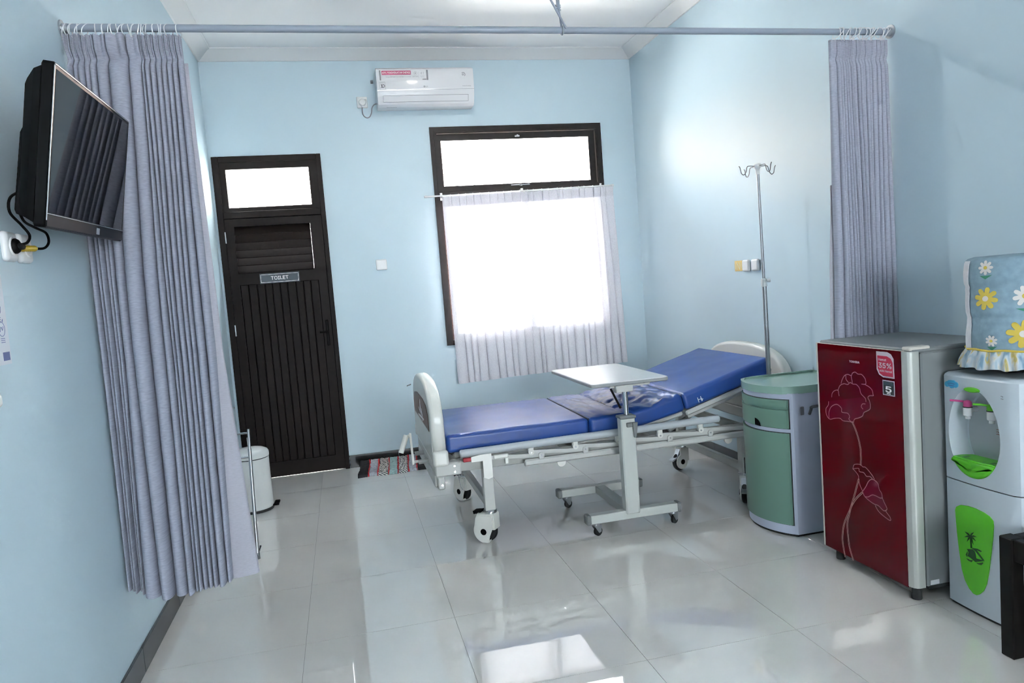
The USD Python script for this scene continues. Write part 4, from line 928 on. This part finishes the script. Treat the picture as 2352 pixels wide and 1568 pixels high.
rc = Thing('privacy_curtain', 'grey pleated privacy curtain gathered at the right wall behind the fridge', 'curtain', (2.64, RY_, .30))
RT = np.array([2.488, 2.522, 2.556, 2.580, 2.604, 2.640, 2.672, 2.706, 2.752, 2.790])
RM = np.array([2.478, 2.512, 2.552, 2.585, 2.612, 2.640, 2.664, 2.690, 2.736, 2.794])
RB = np.array([2.440, 2.485, 2.545, 2.585, 2.612, 2.640, 2.662, 2.688, 2.738, 2.796])
def finer(a): # split every fold in two narrow ones except the first two
    o = [a[0], a[1]]
    for p, q in zip(a[1:-1], a[2:]): o += [p + (q - p) * .55, q]
    return np.array(o)
V, f = drape(finer(RT), finer(RM), finer(RB), 2.338, 1.4, .33, .020, .040, .048, y0=RY_ + .015, nz=80, seed=12, head=.085)
rc.part('cloth', cloth_mesh(V, f), 'privacy_cloth', 60)
V, f = drape([2.484, 2.500], [2.462, 2.500], [2.432, 2.492], 1.70, 1.2, .335, .006, .010, .012, y0=RY_ + .040, nz=50, per=8, head=.02, seed=18)
rc.part('lining', cloth_mesh(V, f), 'lining_cloth', 60)
for x in np.linspace(2.522, 2.786, 17):
    rc.part('curtain_ring', ring(x + random.uniform(-.004, .004), random.uniform(-.4, .8), random.uniform(-.2, .9)), 'ring_metal', 40)

# ------------------------------------------------------------------ television on the left wall
tv = Thing('television', 'black flat television tilted down on a bracket on the left wall', 'television', (-.43, -.47, 1.82))
tyaw, ttilt, troll = -.024, .170, .025
td = np.array([math.sin(tyaw), math.cos(tyaw), 0]); tn = np.array([math.cos(tyaw), -math.sin(tyaw), 0])
tu = np.array([0, 0, 1.]) * math.cos(ttilt) + tn * math.sin(ttilt); tnn = np.cross(td, tu)
td2 = td * math.cos(troll) + tu * math.sin(troll); tu2 = tu * math.cos(troll) - td * math.sin(troll)
TC = np.array([-.426, -.469, 1.816])
def tvp(m_):
    v = np.asarray(m_.vertices); return trimesh.Trimesh(TC + v[:, :1] * tnn + v[:, 1:2] * td2 + v[:, 2:3] * tu2, m_.faces, process=False)
W2, H2 = .365, .210
tv.part('frame', tvp(loft(rounded(-W2, W2, -H2, H2, .010, 3), [(-.030, .006), (-.026, 0), (-.003, 0), (0, .003)], 'x')), 'black_gloss', 30)
tv.part('screen', tvp(box(-.002, .0006, -W2 + .017, W2 - .017, -H2 + .040, H2 - .016)), 'screen_glass', False)
tv.part('bezel_strip', tvp(box(-.001, .0016, -W2 + .006, W2 - .006, -H2 + .004, -H2 + .036, .001)), 'black_gloss', False)
tv.part('bezel_edge', tvp(cat(box(.0002, .0022, -W2 + .008, W2 - .008, H2 - .0075, H2 - .0045), box(.0002, .0022, -W2 + .004, W2 - .006, -H2 + .0365, -H2 + .038), box(.0002, .0022, -W2 + .002, -W2 + .0045, -H2 + .02, H2 - .01))), 'dull_steel', False)
tv.part('badge', tvp(box(.001, .003, .06, .09, -H2 + .008, -H2 + .028, .001)), 'dull_steel', False)
tv.part('back_shell', tvp(cat(loft([(-W2 + .01, -H2 + .01), (W2 - .01, -H2 + .01), (W2 - .01, H2 - .012), (-W2 + .01, H2 - .012)], [(-.075, .055), (-.068, .040), (-.050, .012), (-.029, 0)], 'x'), loft([(-W2 + .035, -H2 + .02), (W2 - .05, -H2 + .02), (W2 - .06, .05), (-W2 + .045, .05)], [(-.086, .022), (-.080, .010), (-.050, 0)], 'x'))), 'dark_plastic', 20)
tv.part('wall_bracket', cat(tvp(box(-.098, -.085, -.14, .14, -.12, .12, .003)), box(XL, XL + .012, -.42, -.22, 1.68, 1.90, .003), tube([(XL + .006, -.32, 1.79), (XL + .04, -.34, 1.80), TC + tnn * -.09], .018, 10)), 'dark_plastic')

for k, (a, b, lab) in enumerate(((-.728, -.658, 'white wall socket holding the black plug under the television'), (-.640, -.560, 'white wall socket under the television, the one nearer the curtain'))):
    s_ = Thing('wall_socket', lab, 'socket', (XL, (a + b) / 2, 1.57), group=None)
    s_.part('plate', rbox(XL, XL + .016, a, b, 1.529, 1.610, .012, (4, 6, 6)), 'white_plastic', 40)
    s_.part('cup', cat(lathe([(.0, .012), (.016, .012), (.021, .020), (.0245, .020), (.0265, .012), (.0265, .008)], (XL, (a + b) / 2, 1.57), 24, (1, 0, 0))), 'white_plastic', 40)
    s_.part('holes', cat(*[cyl((XL + .0115, (a + b) / 2 + q, 1.57), (XL + .0128, (a + b) / 2 + q, 1.57), .0025, 8) for q in (-.009, .009)]), 'socket_hole', False)
pc = Thing('power_cable', 'black power cable and plug hanging from the television to the socket', 'cable', (-.56, -.70, 1.6))
pc.part('plug', cat(lathe([(0, .0), (.0205, 0), (.0210, .012), (.017, .018), (.010, .022), (0, .022)], (XL + .012, -.693, 1.57), 20, (1, 0, 0)), tube([(XL + .03, -.693, 1.570), (XL + .040, -.70, 1.567), (-.555, -.728, 1.569)], [.010, .009, .0055], 10)), 'dark_plastic', 40)
pc.part('cord', tube(spline([(-.557, -.728, 1.569), (-.55, -.690, 1.578), (-.55, -.668, 1.600), (-.555, -.70, 1.625), (-.56, -.750, 1.655), (-.555, -.742, 1.695), (-.540, -.68, 1.715), (-.52, -.62, 1.70)], 6), .0036, 7), 'dark_plastic', 40)
ac_ = Thing('aerial_cable', 'black aerial cable with a yellow ribbed connector under the television', 'cable', (-.57, -.58, 1.6))
ac_.part('connector', cat(lathe([(0, 0), (.0085, 0), *[(.0075 + .0012 * (k % 2), .004 + .0055 * k) for k in range(12)], (.005, .075), (0, .076)], (-.575, -.660, 1.565), 14, (.10, 1, .06)), cyl((XL + .016, -.655, 1.565), (-.572, -.655, 1.565), .007, 10)), 'yellow_plastic', 40, label='yellow ribbed cable connector')
ac_.part('cord', tube(spline([(-.568, -.585, 1.569), (-.56, -.545, 1.573), (-.555, -.522, 1.592), (-.555, -.535, 1.617), (-.56, -.60, 1.628), (-.56, -.67, 1.641), (-.55, -.71, 1.68), (-.53, -.66, 1.70)], 6), .0036, 7), 'dark_plastic', 40)

# poster and soap dispenser cut by the left edge
po = Thing('poster', 'pale paper notice with line drawings and a blue box at the left edge', 'poster', (XL, -.90, 1.36))
po.part('sheet', box(XL, XL + .0015, -1.05, -.755, 1.258, 1.492), 'paper', False)
def onwall(shapes, x0, x1): return prism(union_all(shapes), x0, x1, 'x')
po.part('drawing', onwall([s for cy, cz in ((-.800, 1.405), (-.790, 1.350), (-.86, 1.41), (-.87, 1.345), (-.94, 1.40), (-.94, 1.33)) for s in
    (Point(cy, cz).buffer(.019).difference(Point(cy, cz).buffer(.0175)), ribbon(spline([(cy - .010, cz - .006), (cy - .002, cz + .006), (cy + .004, cz - .003), (cy + .009, cz + .007)], 4), .0018),
     ribbon([(cy + .006, cz + .020), (cy + .012, cz + .026), (cy + .010, cz + .018)], .0016), *[ribbon([(cy - .010, cz - .024 - q * .005), (cy + .012, cz - .024 - q * .005)], .0016) for q in range(3)])], XL + .0012, XL + .0019), 'ink_blue', False)
po.part('blue_box', onwall([sbox(-.80, 1.268, -.762, 1.290)], XL + .0012, XL + .0019), 'ink_blue', False)
sd = Thing('soap_dispenser', 'white wall soap dispenser below the notice at the left edge', 'soap dispenser', (XL, -1.05, 1.2))
sd.part('body', rbox(XL, XL + .075, -1.105, -1.005, 1.175, 1.275, .022, (5, 6, 6)), 'white_plastic', 40)
sd.part('push_bar', rbox(XL + .06, XL + .080, -1.085, -1.020, 1.172, 1.205, .010, (4, 5, 4)), 'white_plastic', 40)

# ------------------------------------------------------------------ air conditioner and what hangs on the back wall
acu = Thing('air_conditioner', 'white wall-mounted split air conditioner with stickers above the window', 'air conditioner', (1.044, YB, 2.77))
AX0, AX1 = .673, 1.415
pf = [(YB, 2.778), (YB, 3.050), (2.760, 3.054), (2.738, 3.050), (2.7195, 3.036), (2.7135, 3.000), (2.7188, 2.900), (2.7205, 2.884), (2.7255, 2.868), (2.734, 2.842), (2.752, 2.806), (2.766, 2.786), (2.785, 2.776), (2.81, 2.772), (2.90, 2.772)]
acu.part('body', prism(pf, AX0 + .004, AX1 - .004, 'x'), 'ac_white', 25)
for x0, x1 in ((AX0, AX0 + .005), (AX1 - .005, AX1)):
    acu.part('end_panel', prism([(y, z) for y, z in Polygon(pf).buffer(-.001).exterior.coords], x0, x1, 'x'), 'ac_white', 25)
acu.part('front_seam', box(AX0 + .001, AX1 - .001, 2.7196, 2.723, 2.8835, 2.8850), 'ac_seam', False)
fn = np.array([0, -math.cos(.46), -math.sin(.46)]); fup = np.array([0, -math.sin(.46), math.cos(.46)])
def onflap(x, s, o=.0): # point on the sloping lower face, s up from its lower edge
    b = np.array([x, 2.752, 2.806]); return b + fup * s + fn * o
q = [onflap(.714, -.004, -.001), onflap(1.368, -.004, -.001), onflap(1.368, .044, -.001), onflap(.714, .044, -.001)]
q2 = [p + fn * .0025 for p in q]
flv = np.array(q + q2)
acu.part('louvre_flap', trimesh.convex.convex_hull(flv), 'ac_white', False)
gp = []
for a, b in ((0, 1), (1, 2), (2, 3), (3, 0)): gp.append(tube([q[a] + fn * .0018, q[b] + fn * .0018], .0016, 5))
acu.part('flap_gap', cat(gp), 'ac_seam', False)
yf = 2.7135
def lean(m_):
    v = np.array(m_.vertices); v[:, 1] += (3.0 - v[:, 2]) * .053; return trimesh.Trimesh(v, m_.faces, process=False)
acp = lambda n_, m_, mm_, sm_=False: acu.part(n_, lean(m_), mm_, sm_)
def plate(x0, x1, z0, z1, t0=.0, t1=.0012): return box(x0, x1, yf - t1, yf + .004, z0, z1)
acp('sticker', plate(.694, 1.070, 2.952, 3.028, t1=.0006), 'label_pale', False)
for q_ in ((.697, .708, 2.953, 3.026), (1.052, 1.064, 2.953, 3.026), (1.020, 1.050, 2.955, 2.962)): acp('sticker_edge', plate(*q_), 'label_grey', False)
acp('sticker_band', plate(.715, .934, 2.993, 3.022), 'label_magenta', False)
RX, UZ = (1, 0, 0), (0, 0, 1)
acp('band_lettering', text('60% PENGHEMATAN ENERGI', .0135, (.7195, yf - .0010, 3.0010), RX, UZ, .001, bold=True, width=.210), 'white_ink', False)
acp('sticker_lettering', cat(text('Smart Inverter', .0105, (.778, yf - .0005, 2.9735), RX, UZ, .001, width=.104), text('Dengan', .0060, (.746, yf - .0005, 2.9735), RX, UZ, .001, width=.029), text('Compressor', .0060, (.885, yf - .0005, 2.9745), RX, UZ, .001, width=.050),
    text('Pendinginan', .0048, (.947, yf - .0005, 2.981), RX, UZ, .0008, width=.042), text('lebih cepat', .0048, (.945, yf - .0005, 2.974), RX, UZ, .0008, width=.046), text('Lebih', .0045, (1.004, yf - .0005, 2.981), RX, UZ, .0008, width=.034), text('hening', .0045, (1.008, yf - .0005, 2.973), RX, UZ, .0008, width=.026)), 'ink_grey', False)
acp('sticker_icons', cat(prism(union_all([Point(.968, 3.003).buffer(.0125).difference(Point(.968, 3.003).buffer(.0112)), Point(.968, 3.003).buffer(.005), Polygon([(1.008, 3.000), (1.012, 3.000), (1.018, 2.994), (1.018, 3.012), (1.012, 3.006), (1.008, 3.006)]).difference(Polygon([(1.010, 3.0015), (1.0125, 3.0015), (1.0165, 2.998), (1.0165, 3.008), (1.0125, 3.0045), (1.010, 3.0045)])), ribbon([(1.022, 3.003), (1.026, 3.003)], .0015), ribbon([(1.030, 3.012), (1.031, 2.994)], .0015), ribbon([(.993, 3.015), (.994, 2.965)], .0008)]), yf - .0012, yf - .0004, 'y')), 'ink_grey', False)
w10 = acp('warranty_sticker', prism(sbox(.694, 2.887, .736, 2.942).difference(sbox(.6955, 2.8885, .7345, 2.9405)), yf - .0010, yf + .003, 'y'), 'ac_seam', False)
acp('warranty_lettering', cat(text('1', .0240, (.7005, yf - .0004, 2.9005), RX, UZ, .001), prism(Point(.7205, 2.9125).buffer(.0115).difference(Point(.7205, 2.9125).buffer(.0083)), yf - .0014, yf - .0004, 'y'), prism(ribbon([(.7165, 2.9125), (.7245, 2.9125)], .0014), yf - .0014, yf - .0004, 'y'), text('WARRANTY', .0040, (.699, yf - .0004, 2.9315), RX, UZ, .0008, width=.030)), 'ink', False)
acp('logo', cat(prism(union_all([Point(1.030, 2.905).buffer(.0066).difference(Point(1.030, 2.905).buffer(.0024)), Point(1.030, 2.905).buffer(.0012)]), yf - .0014, yf - .0002, 'y'), text('LG', .0095, (1.0395, yf - .0004, 2.9005), RX, UZ, .001, width=.0165)), 'ink_grey', False)
acp('feature_lettering', text('Smart Inverter', .0055, (1.326, yf - .0004, 2.9035), RX, UZ, .001, width=.066), 'ink_grey', False)
arc = [(1.336 + .0145 * math.cos(t), 2.990 + .0145 * math.sin(t)) for t in np.linspace(math.radians(-40), math.radians(125), 12)]
acp('display_icon', prism(union_all([ribbon(arc, .0052), Point(1.334, 2.990).buffer(.0075).difference(Point(1.334, 2.990).buffer(.0042)), ribbon([(1.331, 2.990), (1.337, 2.990)], .002)]), yf - .0012, yf - .0002, 'y'), 'ink_grey', False)
acp('display_digits', text('88', .018, (1.310, yf - .0002, 2.956), RX, UZ, .0006, width=.040), 'ac_lens' if False else 'label_pale', False)
acu.part('base_marks', cat(*[box(.74 + k * .011, .746 + k * .011, 2.790, 2.80, 2.7712, 2.7722) for k in range(7)]), 'ac_seam', False)
acu.part('side_clip', box(.640, .660, YB - .012, YB, 2.985, 3.010, .002), 'ac_seam')

ws = Thing('wall_socket', 'white wall socket with a plug and a small orange light left of the air conditioner', 'socket', (.562, YB, 2.843))
ws.part('plate', rbox(.521, .603, YB - .012, YB, 2.800, 2.886, .008, (6, 4, 6)), 'white_plastic', 40)
ws.part('pilot_light', box(.535, .545, YB - .014, YB - .011, 2.868, 2.875, .001), 'orange_lamp', False, label='small orange pilot light')
wp = Thing('power_cable', 'grey cable with a white plug running from the socket to the air conditioner', 'cable', (.60, YB, 2.78))
wp.part('plug', cat(lathe([(0, 0), (.026, 0), (.027, .018), (.022, .030), (0, .031)], (.564, YB - .012, 2.838), 22, (0, -1, 0)), box(.552, .574, YB - .038, YB - .014, 2.800, 2.830, .006), cyl((.585, YB - .03, 2.852), (.592, YB - .02, 2.85), .012, 12)), 'white_plastic', 40)
wp.part('cord', tube(spline([(.560, YB - .026, 2.802), (.558, YB - .022, 2.77), (.566, YB - .012, 2.742), (.588, YB - .008, 2.727), (.612, YB - .008, 2.735), (.628, YB - .010, 2.765), (.634, YB - .012, 2.798), (.652, YB - .014, 2.822), (.685, YB - .018, 2.832)], 6), .0042, 8), 'ink_grey', 40)
sw = Thing('light_switch', 'white light switch on the blue wall between the toilet door and the window', 'switch', (.598, YB, 1.587))
sw.part('plate', rbox(.556, .641, YB - .011, YB, 1.546, 1.629, .009, (6, 4, 6)), 'white_plastic', 40)
sw.part('rocker', box(.586, .612, YB - .0165, YB - .010, 1.569, 1.607, .002), 'grey_white_plastic', label='grey rocker of the switch')
single('wall_nail', cat(cyl((.742, YB - .03, .618), (.742, YB, .618), .003, 8), tube([(.742, YB - .028, .618), (.715, YB - .026, .612), (.712, YB - .026, .606)], .004, 6)), 'nail_metal', 'small dark nail in the wall left of the bed foot', 'nail')

# sockets and plate by the bed head
yp = Thing('notice_plate', 'yellow plate with pale strokes left of the sockets on the right wall', 'sign', (XR, 1.36, 1.364))
yp.part('plate', box(XR - .003, XR, 1.315, 1.404, 1.330, 1.398, .001), 'yellow_plate')
yp.part('marks', prism(union_all([ribbon([(1.378, 1.340), (1.372, 1.385)], .006), ribbon([(1.372, 1.385), (1.345, 1.342)], .007), ribbon([(1.345, 1.342), (1.338, 1.386)], .006), ribbon([(1.395, 1.345), (1.390, 1.375)], .004), ribbon([(1.325, 1.350), (1.328, 1.375)], .004)]), XR - .0036, XR - .0028, 'x'), 'yellow_ink', False)
for a, b, lab in ((1.211, 1.288, 'white round wall socket between the yellow plate and its twin'), (1.106, 1.183, 'white round wall socket just left of the infusion pole')):
    s_ = Thing('wall_socket', lab, 'socket', (XR, (a + b) / 2, 1.363))
    s_.part('plate', rbox(XR - .020, XR, a, b, 1.326, 1.400, .012, (4, 6, 6)), 'white_plastic', 40)
    s_.part('cup', lathe([(0, .0206), (.0175, .0206), (.0205, .0225), (.0215, .018)], (XR, (a + b) / 2, 1.364), 24, (-1, 0, 0)), 'socket_hole', 40, label='dark grey round socket cup')

# ------------------------------------------------------------------ window curtain
WR_Y = 2.842
def rodz(x): return 2.090 + (x - .972) * .0142
ro = Thing('curtain_rod', 'thin white rod across the window holding the short white curtains', 'curtain rod', (1.77, WR_Y, 2.1))
ro.part('rod', tube([(.974, WR_Y, rodz(.974)), (2.560, WR_Y, rodz(2.56))], .0065, 10), 'white_plastic', 40)
for x in (.985, 2.548):
    ro.part('end_stop', cat(cyl((x - .012, WR_Y, rodz(x)), (x + .012, WR_Y, rodz(x)), .0095, 12, .002)), 'white_plastic', 40)
for x in (1.115, 1.782, 2.465):
    ro.part('bracket', cat(box(x - .008, x + .008, WR_Y, 2.903, rodz(x) - .012, rodz(x) - .004, .002), box(x - .010, x + .010, 2.895, 2.903, rodz(x) - .03, rodz(x) + .03, .002), box(x - .006, x + .006, WR_Y - .010, WR_Y + .010, rodz(x) - .014, rodz(x) + .004, .002)), 'white_plastic')
def panel(tops, bots, zl, zr, zbl, zbr, dt, db, y0, seed):
    k = len(tops); V, f = drape(tops, tops * .5 + bots * .5, bots, 0.0, -.75, -1.50, dt, (dt + db) / 2, db, y0=y0, nz=56, per=8, head=.085, sharp=.9, seed=seed)
    x01 = (V[:, :, 0] - V[:, :1, 0]) / (V[:, -1:, 0] - V[:, :1, 0]); t = -V[:, :, 2:3][..., 0] / 1.5
    ztop = zl + (zr - zl) * x01; zbot = zbl + (zbr - zbl) * x01
    V[:, :, 2] = ztop * (1 - t) + zbot * t
    return V, f
rj = np.random.default_rng(5)
def jit(a, s):
    a = np.array(a); a[1:-1] += rj.uniform(-s, s, len(a) - 2); return a
TL, BL_ = jit(np.linspace(1.110, 1.752, 11), .012), jit(np.linspace(1.118, 1.766, 11), .024)
TR, BR_ = jit(np.linspace(1.749, 2.552, 14), .012), jit(np.linspace(1.762, 2.585, 14), .022)
for (T_, B_, zz, yy, lab, sd_) in ((TL, BL_, (2.082, 2.093, .592, .610), WR_Y - .018, 'short white translucent window curtain, left one of the pair', 31), (TR, BR_, (2.092, 2.104, .606, .625), WR_Y - .002, 'short white translucent window curtain, right one of the pair', 37)):
    wc = Thing('window_curtain', lab, 'curtain', (float(T_.mean()), yy, .6))
    V, f = panel(T_, B_, *zz, .012, .030, yy, sd_)
    wc.part('cloth', trimesh.Trimesh(V.reshape(-1, 3), f, process=False), 'window_cloth', 60)
    k_ = int((V[:, 0, 2] > zz[0] - .093).sum()); H = V[:k_].copy(); H[:, :, 1] += .004; n_ = H.shape[1]; ih = np.arange(k_ * n_).reshape(k_, n_)
    fh = np.stack([ih[:-1, :-1], ih[1:, :-1], ih[1:, 1:], ih[:-1, 1:]], -1).reshape(-1, 4); fh = np.vstack([fh[:, [0, 1, 2]], fh[:, [0, 2, 3]]])
    wc.part('heading_tape', trimesh.Trimesh(H.reshape(-1, 3), fh, process=False), 'window_lining', 60)
    for x in T_:
        wc.part('curtain_hook', cat(tube([(x, WR_Y + .0085 * math.cos(t), rodz(x) + .0085 * math.sin(t)) for t in np.linspace(0, 2 * PI, 14, endpoint=False)], .0018, 5, closed=True), tube([(x, WR_Y - .004, rodz(x) - .008), (x, yy - .006, rodz(x) - .035)], .0018, 5)), 'white_plastic', 40)

# ------------------------------------------------------------------ bin, rack, mat
bn = Thing('pedal_bin', 'white round pedal bin beside the toilet door', 'bin', (-.42, 2.09, 0))
bx, by, br = -.418, 2.085, .118
bn.part('body', lathe([(0, .014), (br - .004, .014), (br - .002, .02), (br, .03), (br, .350), (0, .350)], (bx, by, 0), 48), 'bin_white', 40)
bn.part('lid', lathe([(0, .356), (br + .002, .356), (br + .003, .362), (br + .002, .385), (br - .006, .398), (br - .03, .410), (.04, .418), (0, .419)], (bx, by, 0), 48), 'bin_white', 40)
bn.part('seam', lathe([(0, .349), (br - .003, .349), (br - .003, .357), (0, .357)], (bx, by, 0), 48), 'rubber', 40)
bn.part('base_ring', lathe([(0, 0), (br + .001, 0), (br + .003, .006), (br + .001, .016), (0, .016)], (bx, by, 0), 48), 'rubber', 40)
bn.part('pedal', cat(box(bx + br - .01, bx + br + .035, by - .018, by + .018, .012, .022, .003), box(bx + br + .008, bx + br + .042, by - .026, by + .026, .028, .040, .004), box(bx + br + .006, bx + br + .016, by - .012, by + .012, .016, .034, .002)), 'dark_plastic')
rk = Thing('clothes_rack', 'chrome metal clothes rack standing behind the left privacy curtain', 'rack', (-.42, 1.10, 0))
for y in (1.10,):
    rk.part('post', cat(cyl((-.298, y, .012), (-.282, y, .60), .0095, 14), cyl((-.282, y, .58), (-.278, y, .705), .0065, 12)), 'steel', 40)
    rk.part('post', cat(cyl((-.545, y, .012), (-.540, y, .60), .0095, 14), cyl((-.540, y, .58), (-.538, y, .705), .0065, 12)), 'steel', 40)
    rk.part('rung', cat(cyl((-.540, y, .685), (-.279, y, .685), .0055, 10), cyl((-.541, y, .555), (-.284, y, .555), .0055, 10)), 'chrome', 40)
    for x in (-.298, -.545):
        rk.part('foot', lathe([(0, 0), (.012, 0), (.0125, .03), (.010, .034), (0, .034)], (x, y, 0), 14), 'grey_cap', 40)
rk.part('upper_hook', tube([(-.40, 1.10, .685), (-.38, 1.10, .826), (-.335, 1.10, .826)], .005, 8), 'chrome', 40)
for x in (-.298, -.545): rk.part('side_bar', cyl((x, .98, .02), (x, 1.24, .02), .006, 8), 'chrome', 40)

ma = Thing('rag_mat', 'striped rag mat in black, red, grey and teal lying against the back wall', 'mat', (.55, 2.72, 0))
MX0, MX1, MYA, MYB = .295, .805, 2.545, 2.895
cuts = [(0, .135, 'yarn_black'), (.135, .155, 'yarn_red'), (.155, .275, 'yarn_grey'), (.275, .295, 'yarn_red'), (.295, .435, 'yarn_mixed'), (.435, .45, 'yarn_red'), (.45, .57, 'yarn_teal'), (.57, .59, 'yarn_red'), (.59, .725, 'yarn_mixed'), (.725, .745, 'yarn_red'), (.745, .855, 'yarn_grey'), (.855, .875, 'yarn_red'), (.875, 1, 'yarn_black')]
def strip(u0, u1, seed):
    nx, ny = max(3, int((u1 - u0) * 70)), 44
    U, T = np.meshgrid(np.linspace(u0, u1, nx), np.linspace(0, 1, ny), indexing='ij')
    q = np.stack([U * 40, T * 30, np.full(U.shape, 2.0)], -1)
    wob = .010 * (meshkit.noise(np.stack([T * 9, U * 3, np.full(U.shape, seed * 1.0)], -1), 3) - .5)
    skew = -.055 + .012 * math.sin(seed)
    x = MX0 + (MX1 - MX0) * U + wob + (1 - T) * (-.03) + .0
    y = MYA + (MYB - MYA) * T + .012 * np.sin(U * 9) * (1 - T)
    edge = np.clip(np.minimum(T, 1 - T) * 16, 0, 1) ** .5
    z = .003 + edge * (.012 + .009 * meshkit.noise(q, 4) + .006 * np.abs(np.sin(T * 60 + U * 20))) + .045 * np.clip((T - .72) / .28, 0, 1) ** 2
    top = np.stack([x, y, z], -1); bot = np.stack([x, y, np.maximum(z - .016, .0005 + .04 * np.clip((T - .75) / .25, 0, 1) ** 2)], -1)
    V = np.concatenate([top.reshape(-1, 3), bot.reshape(-1, 3)]); n_ = nx * ny; idx = np.arange(n_).reshape(nx, ny)
    f = np.stack([idx[:-1, :-1], idx[1:, :-1], idx[1:, 1:], idx[:-1, 1:]], -1).reshape(-1, 4); f = np.vstack([f[:, [0, 1, 2]], f[:, [0, 2, 3]]])
    rim = np.concatenate([idx[0, :], idx[1:, -1], idx[-1, -2::-1], idx[-2:0:-1, 0]]); r2 = np.roll(rim, -1)
    return trimesh.Trimesh(V, np.vstack([f, f[:, ::-1] + n_, np.stack([rim, rim + n_, r2 + n_], 1), np.stack([rim, r2 + n_, r2], 1)]), process=False)
for k, (a, b, mm) in enumerate(cuts):
    ma.part('stripe', strip(a, b, k), mm, 60)

# ------------------------------------------------------------------ ceiling downlight above the bed bay
LX_, LY_ = 1.10, 1.30
lm = Thing('ceiling_downlight', 'small round white ceiling downlight above the bed bay', 'ceiling light', (LX_, LY_, ZC))
lm.part('trim_ring', lathe([(.033, -.012), (.050, -.008), (.054, 0), (.033, 0), (.033, -.012)], (LX_, LY_, ZC), 40), 'white_plastic', 40)
lm.part('diffuser', lathe([(0, -.009), (.0325, -.008), (.0325, -.001), (0, -.001)], (LX_, LY_, ZC), 40), 'lamp_diffuser', 40)
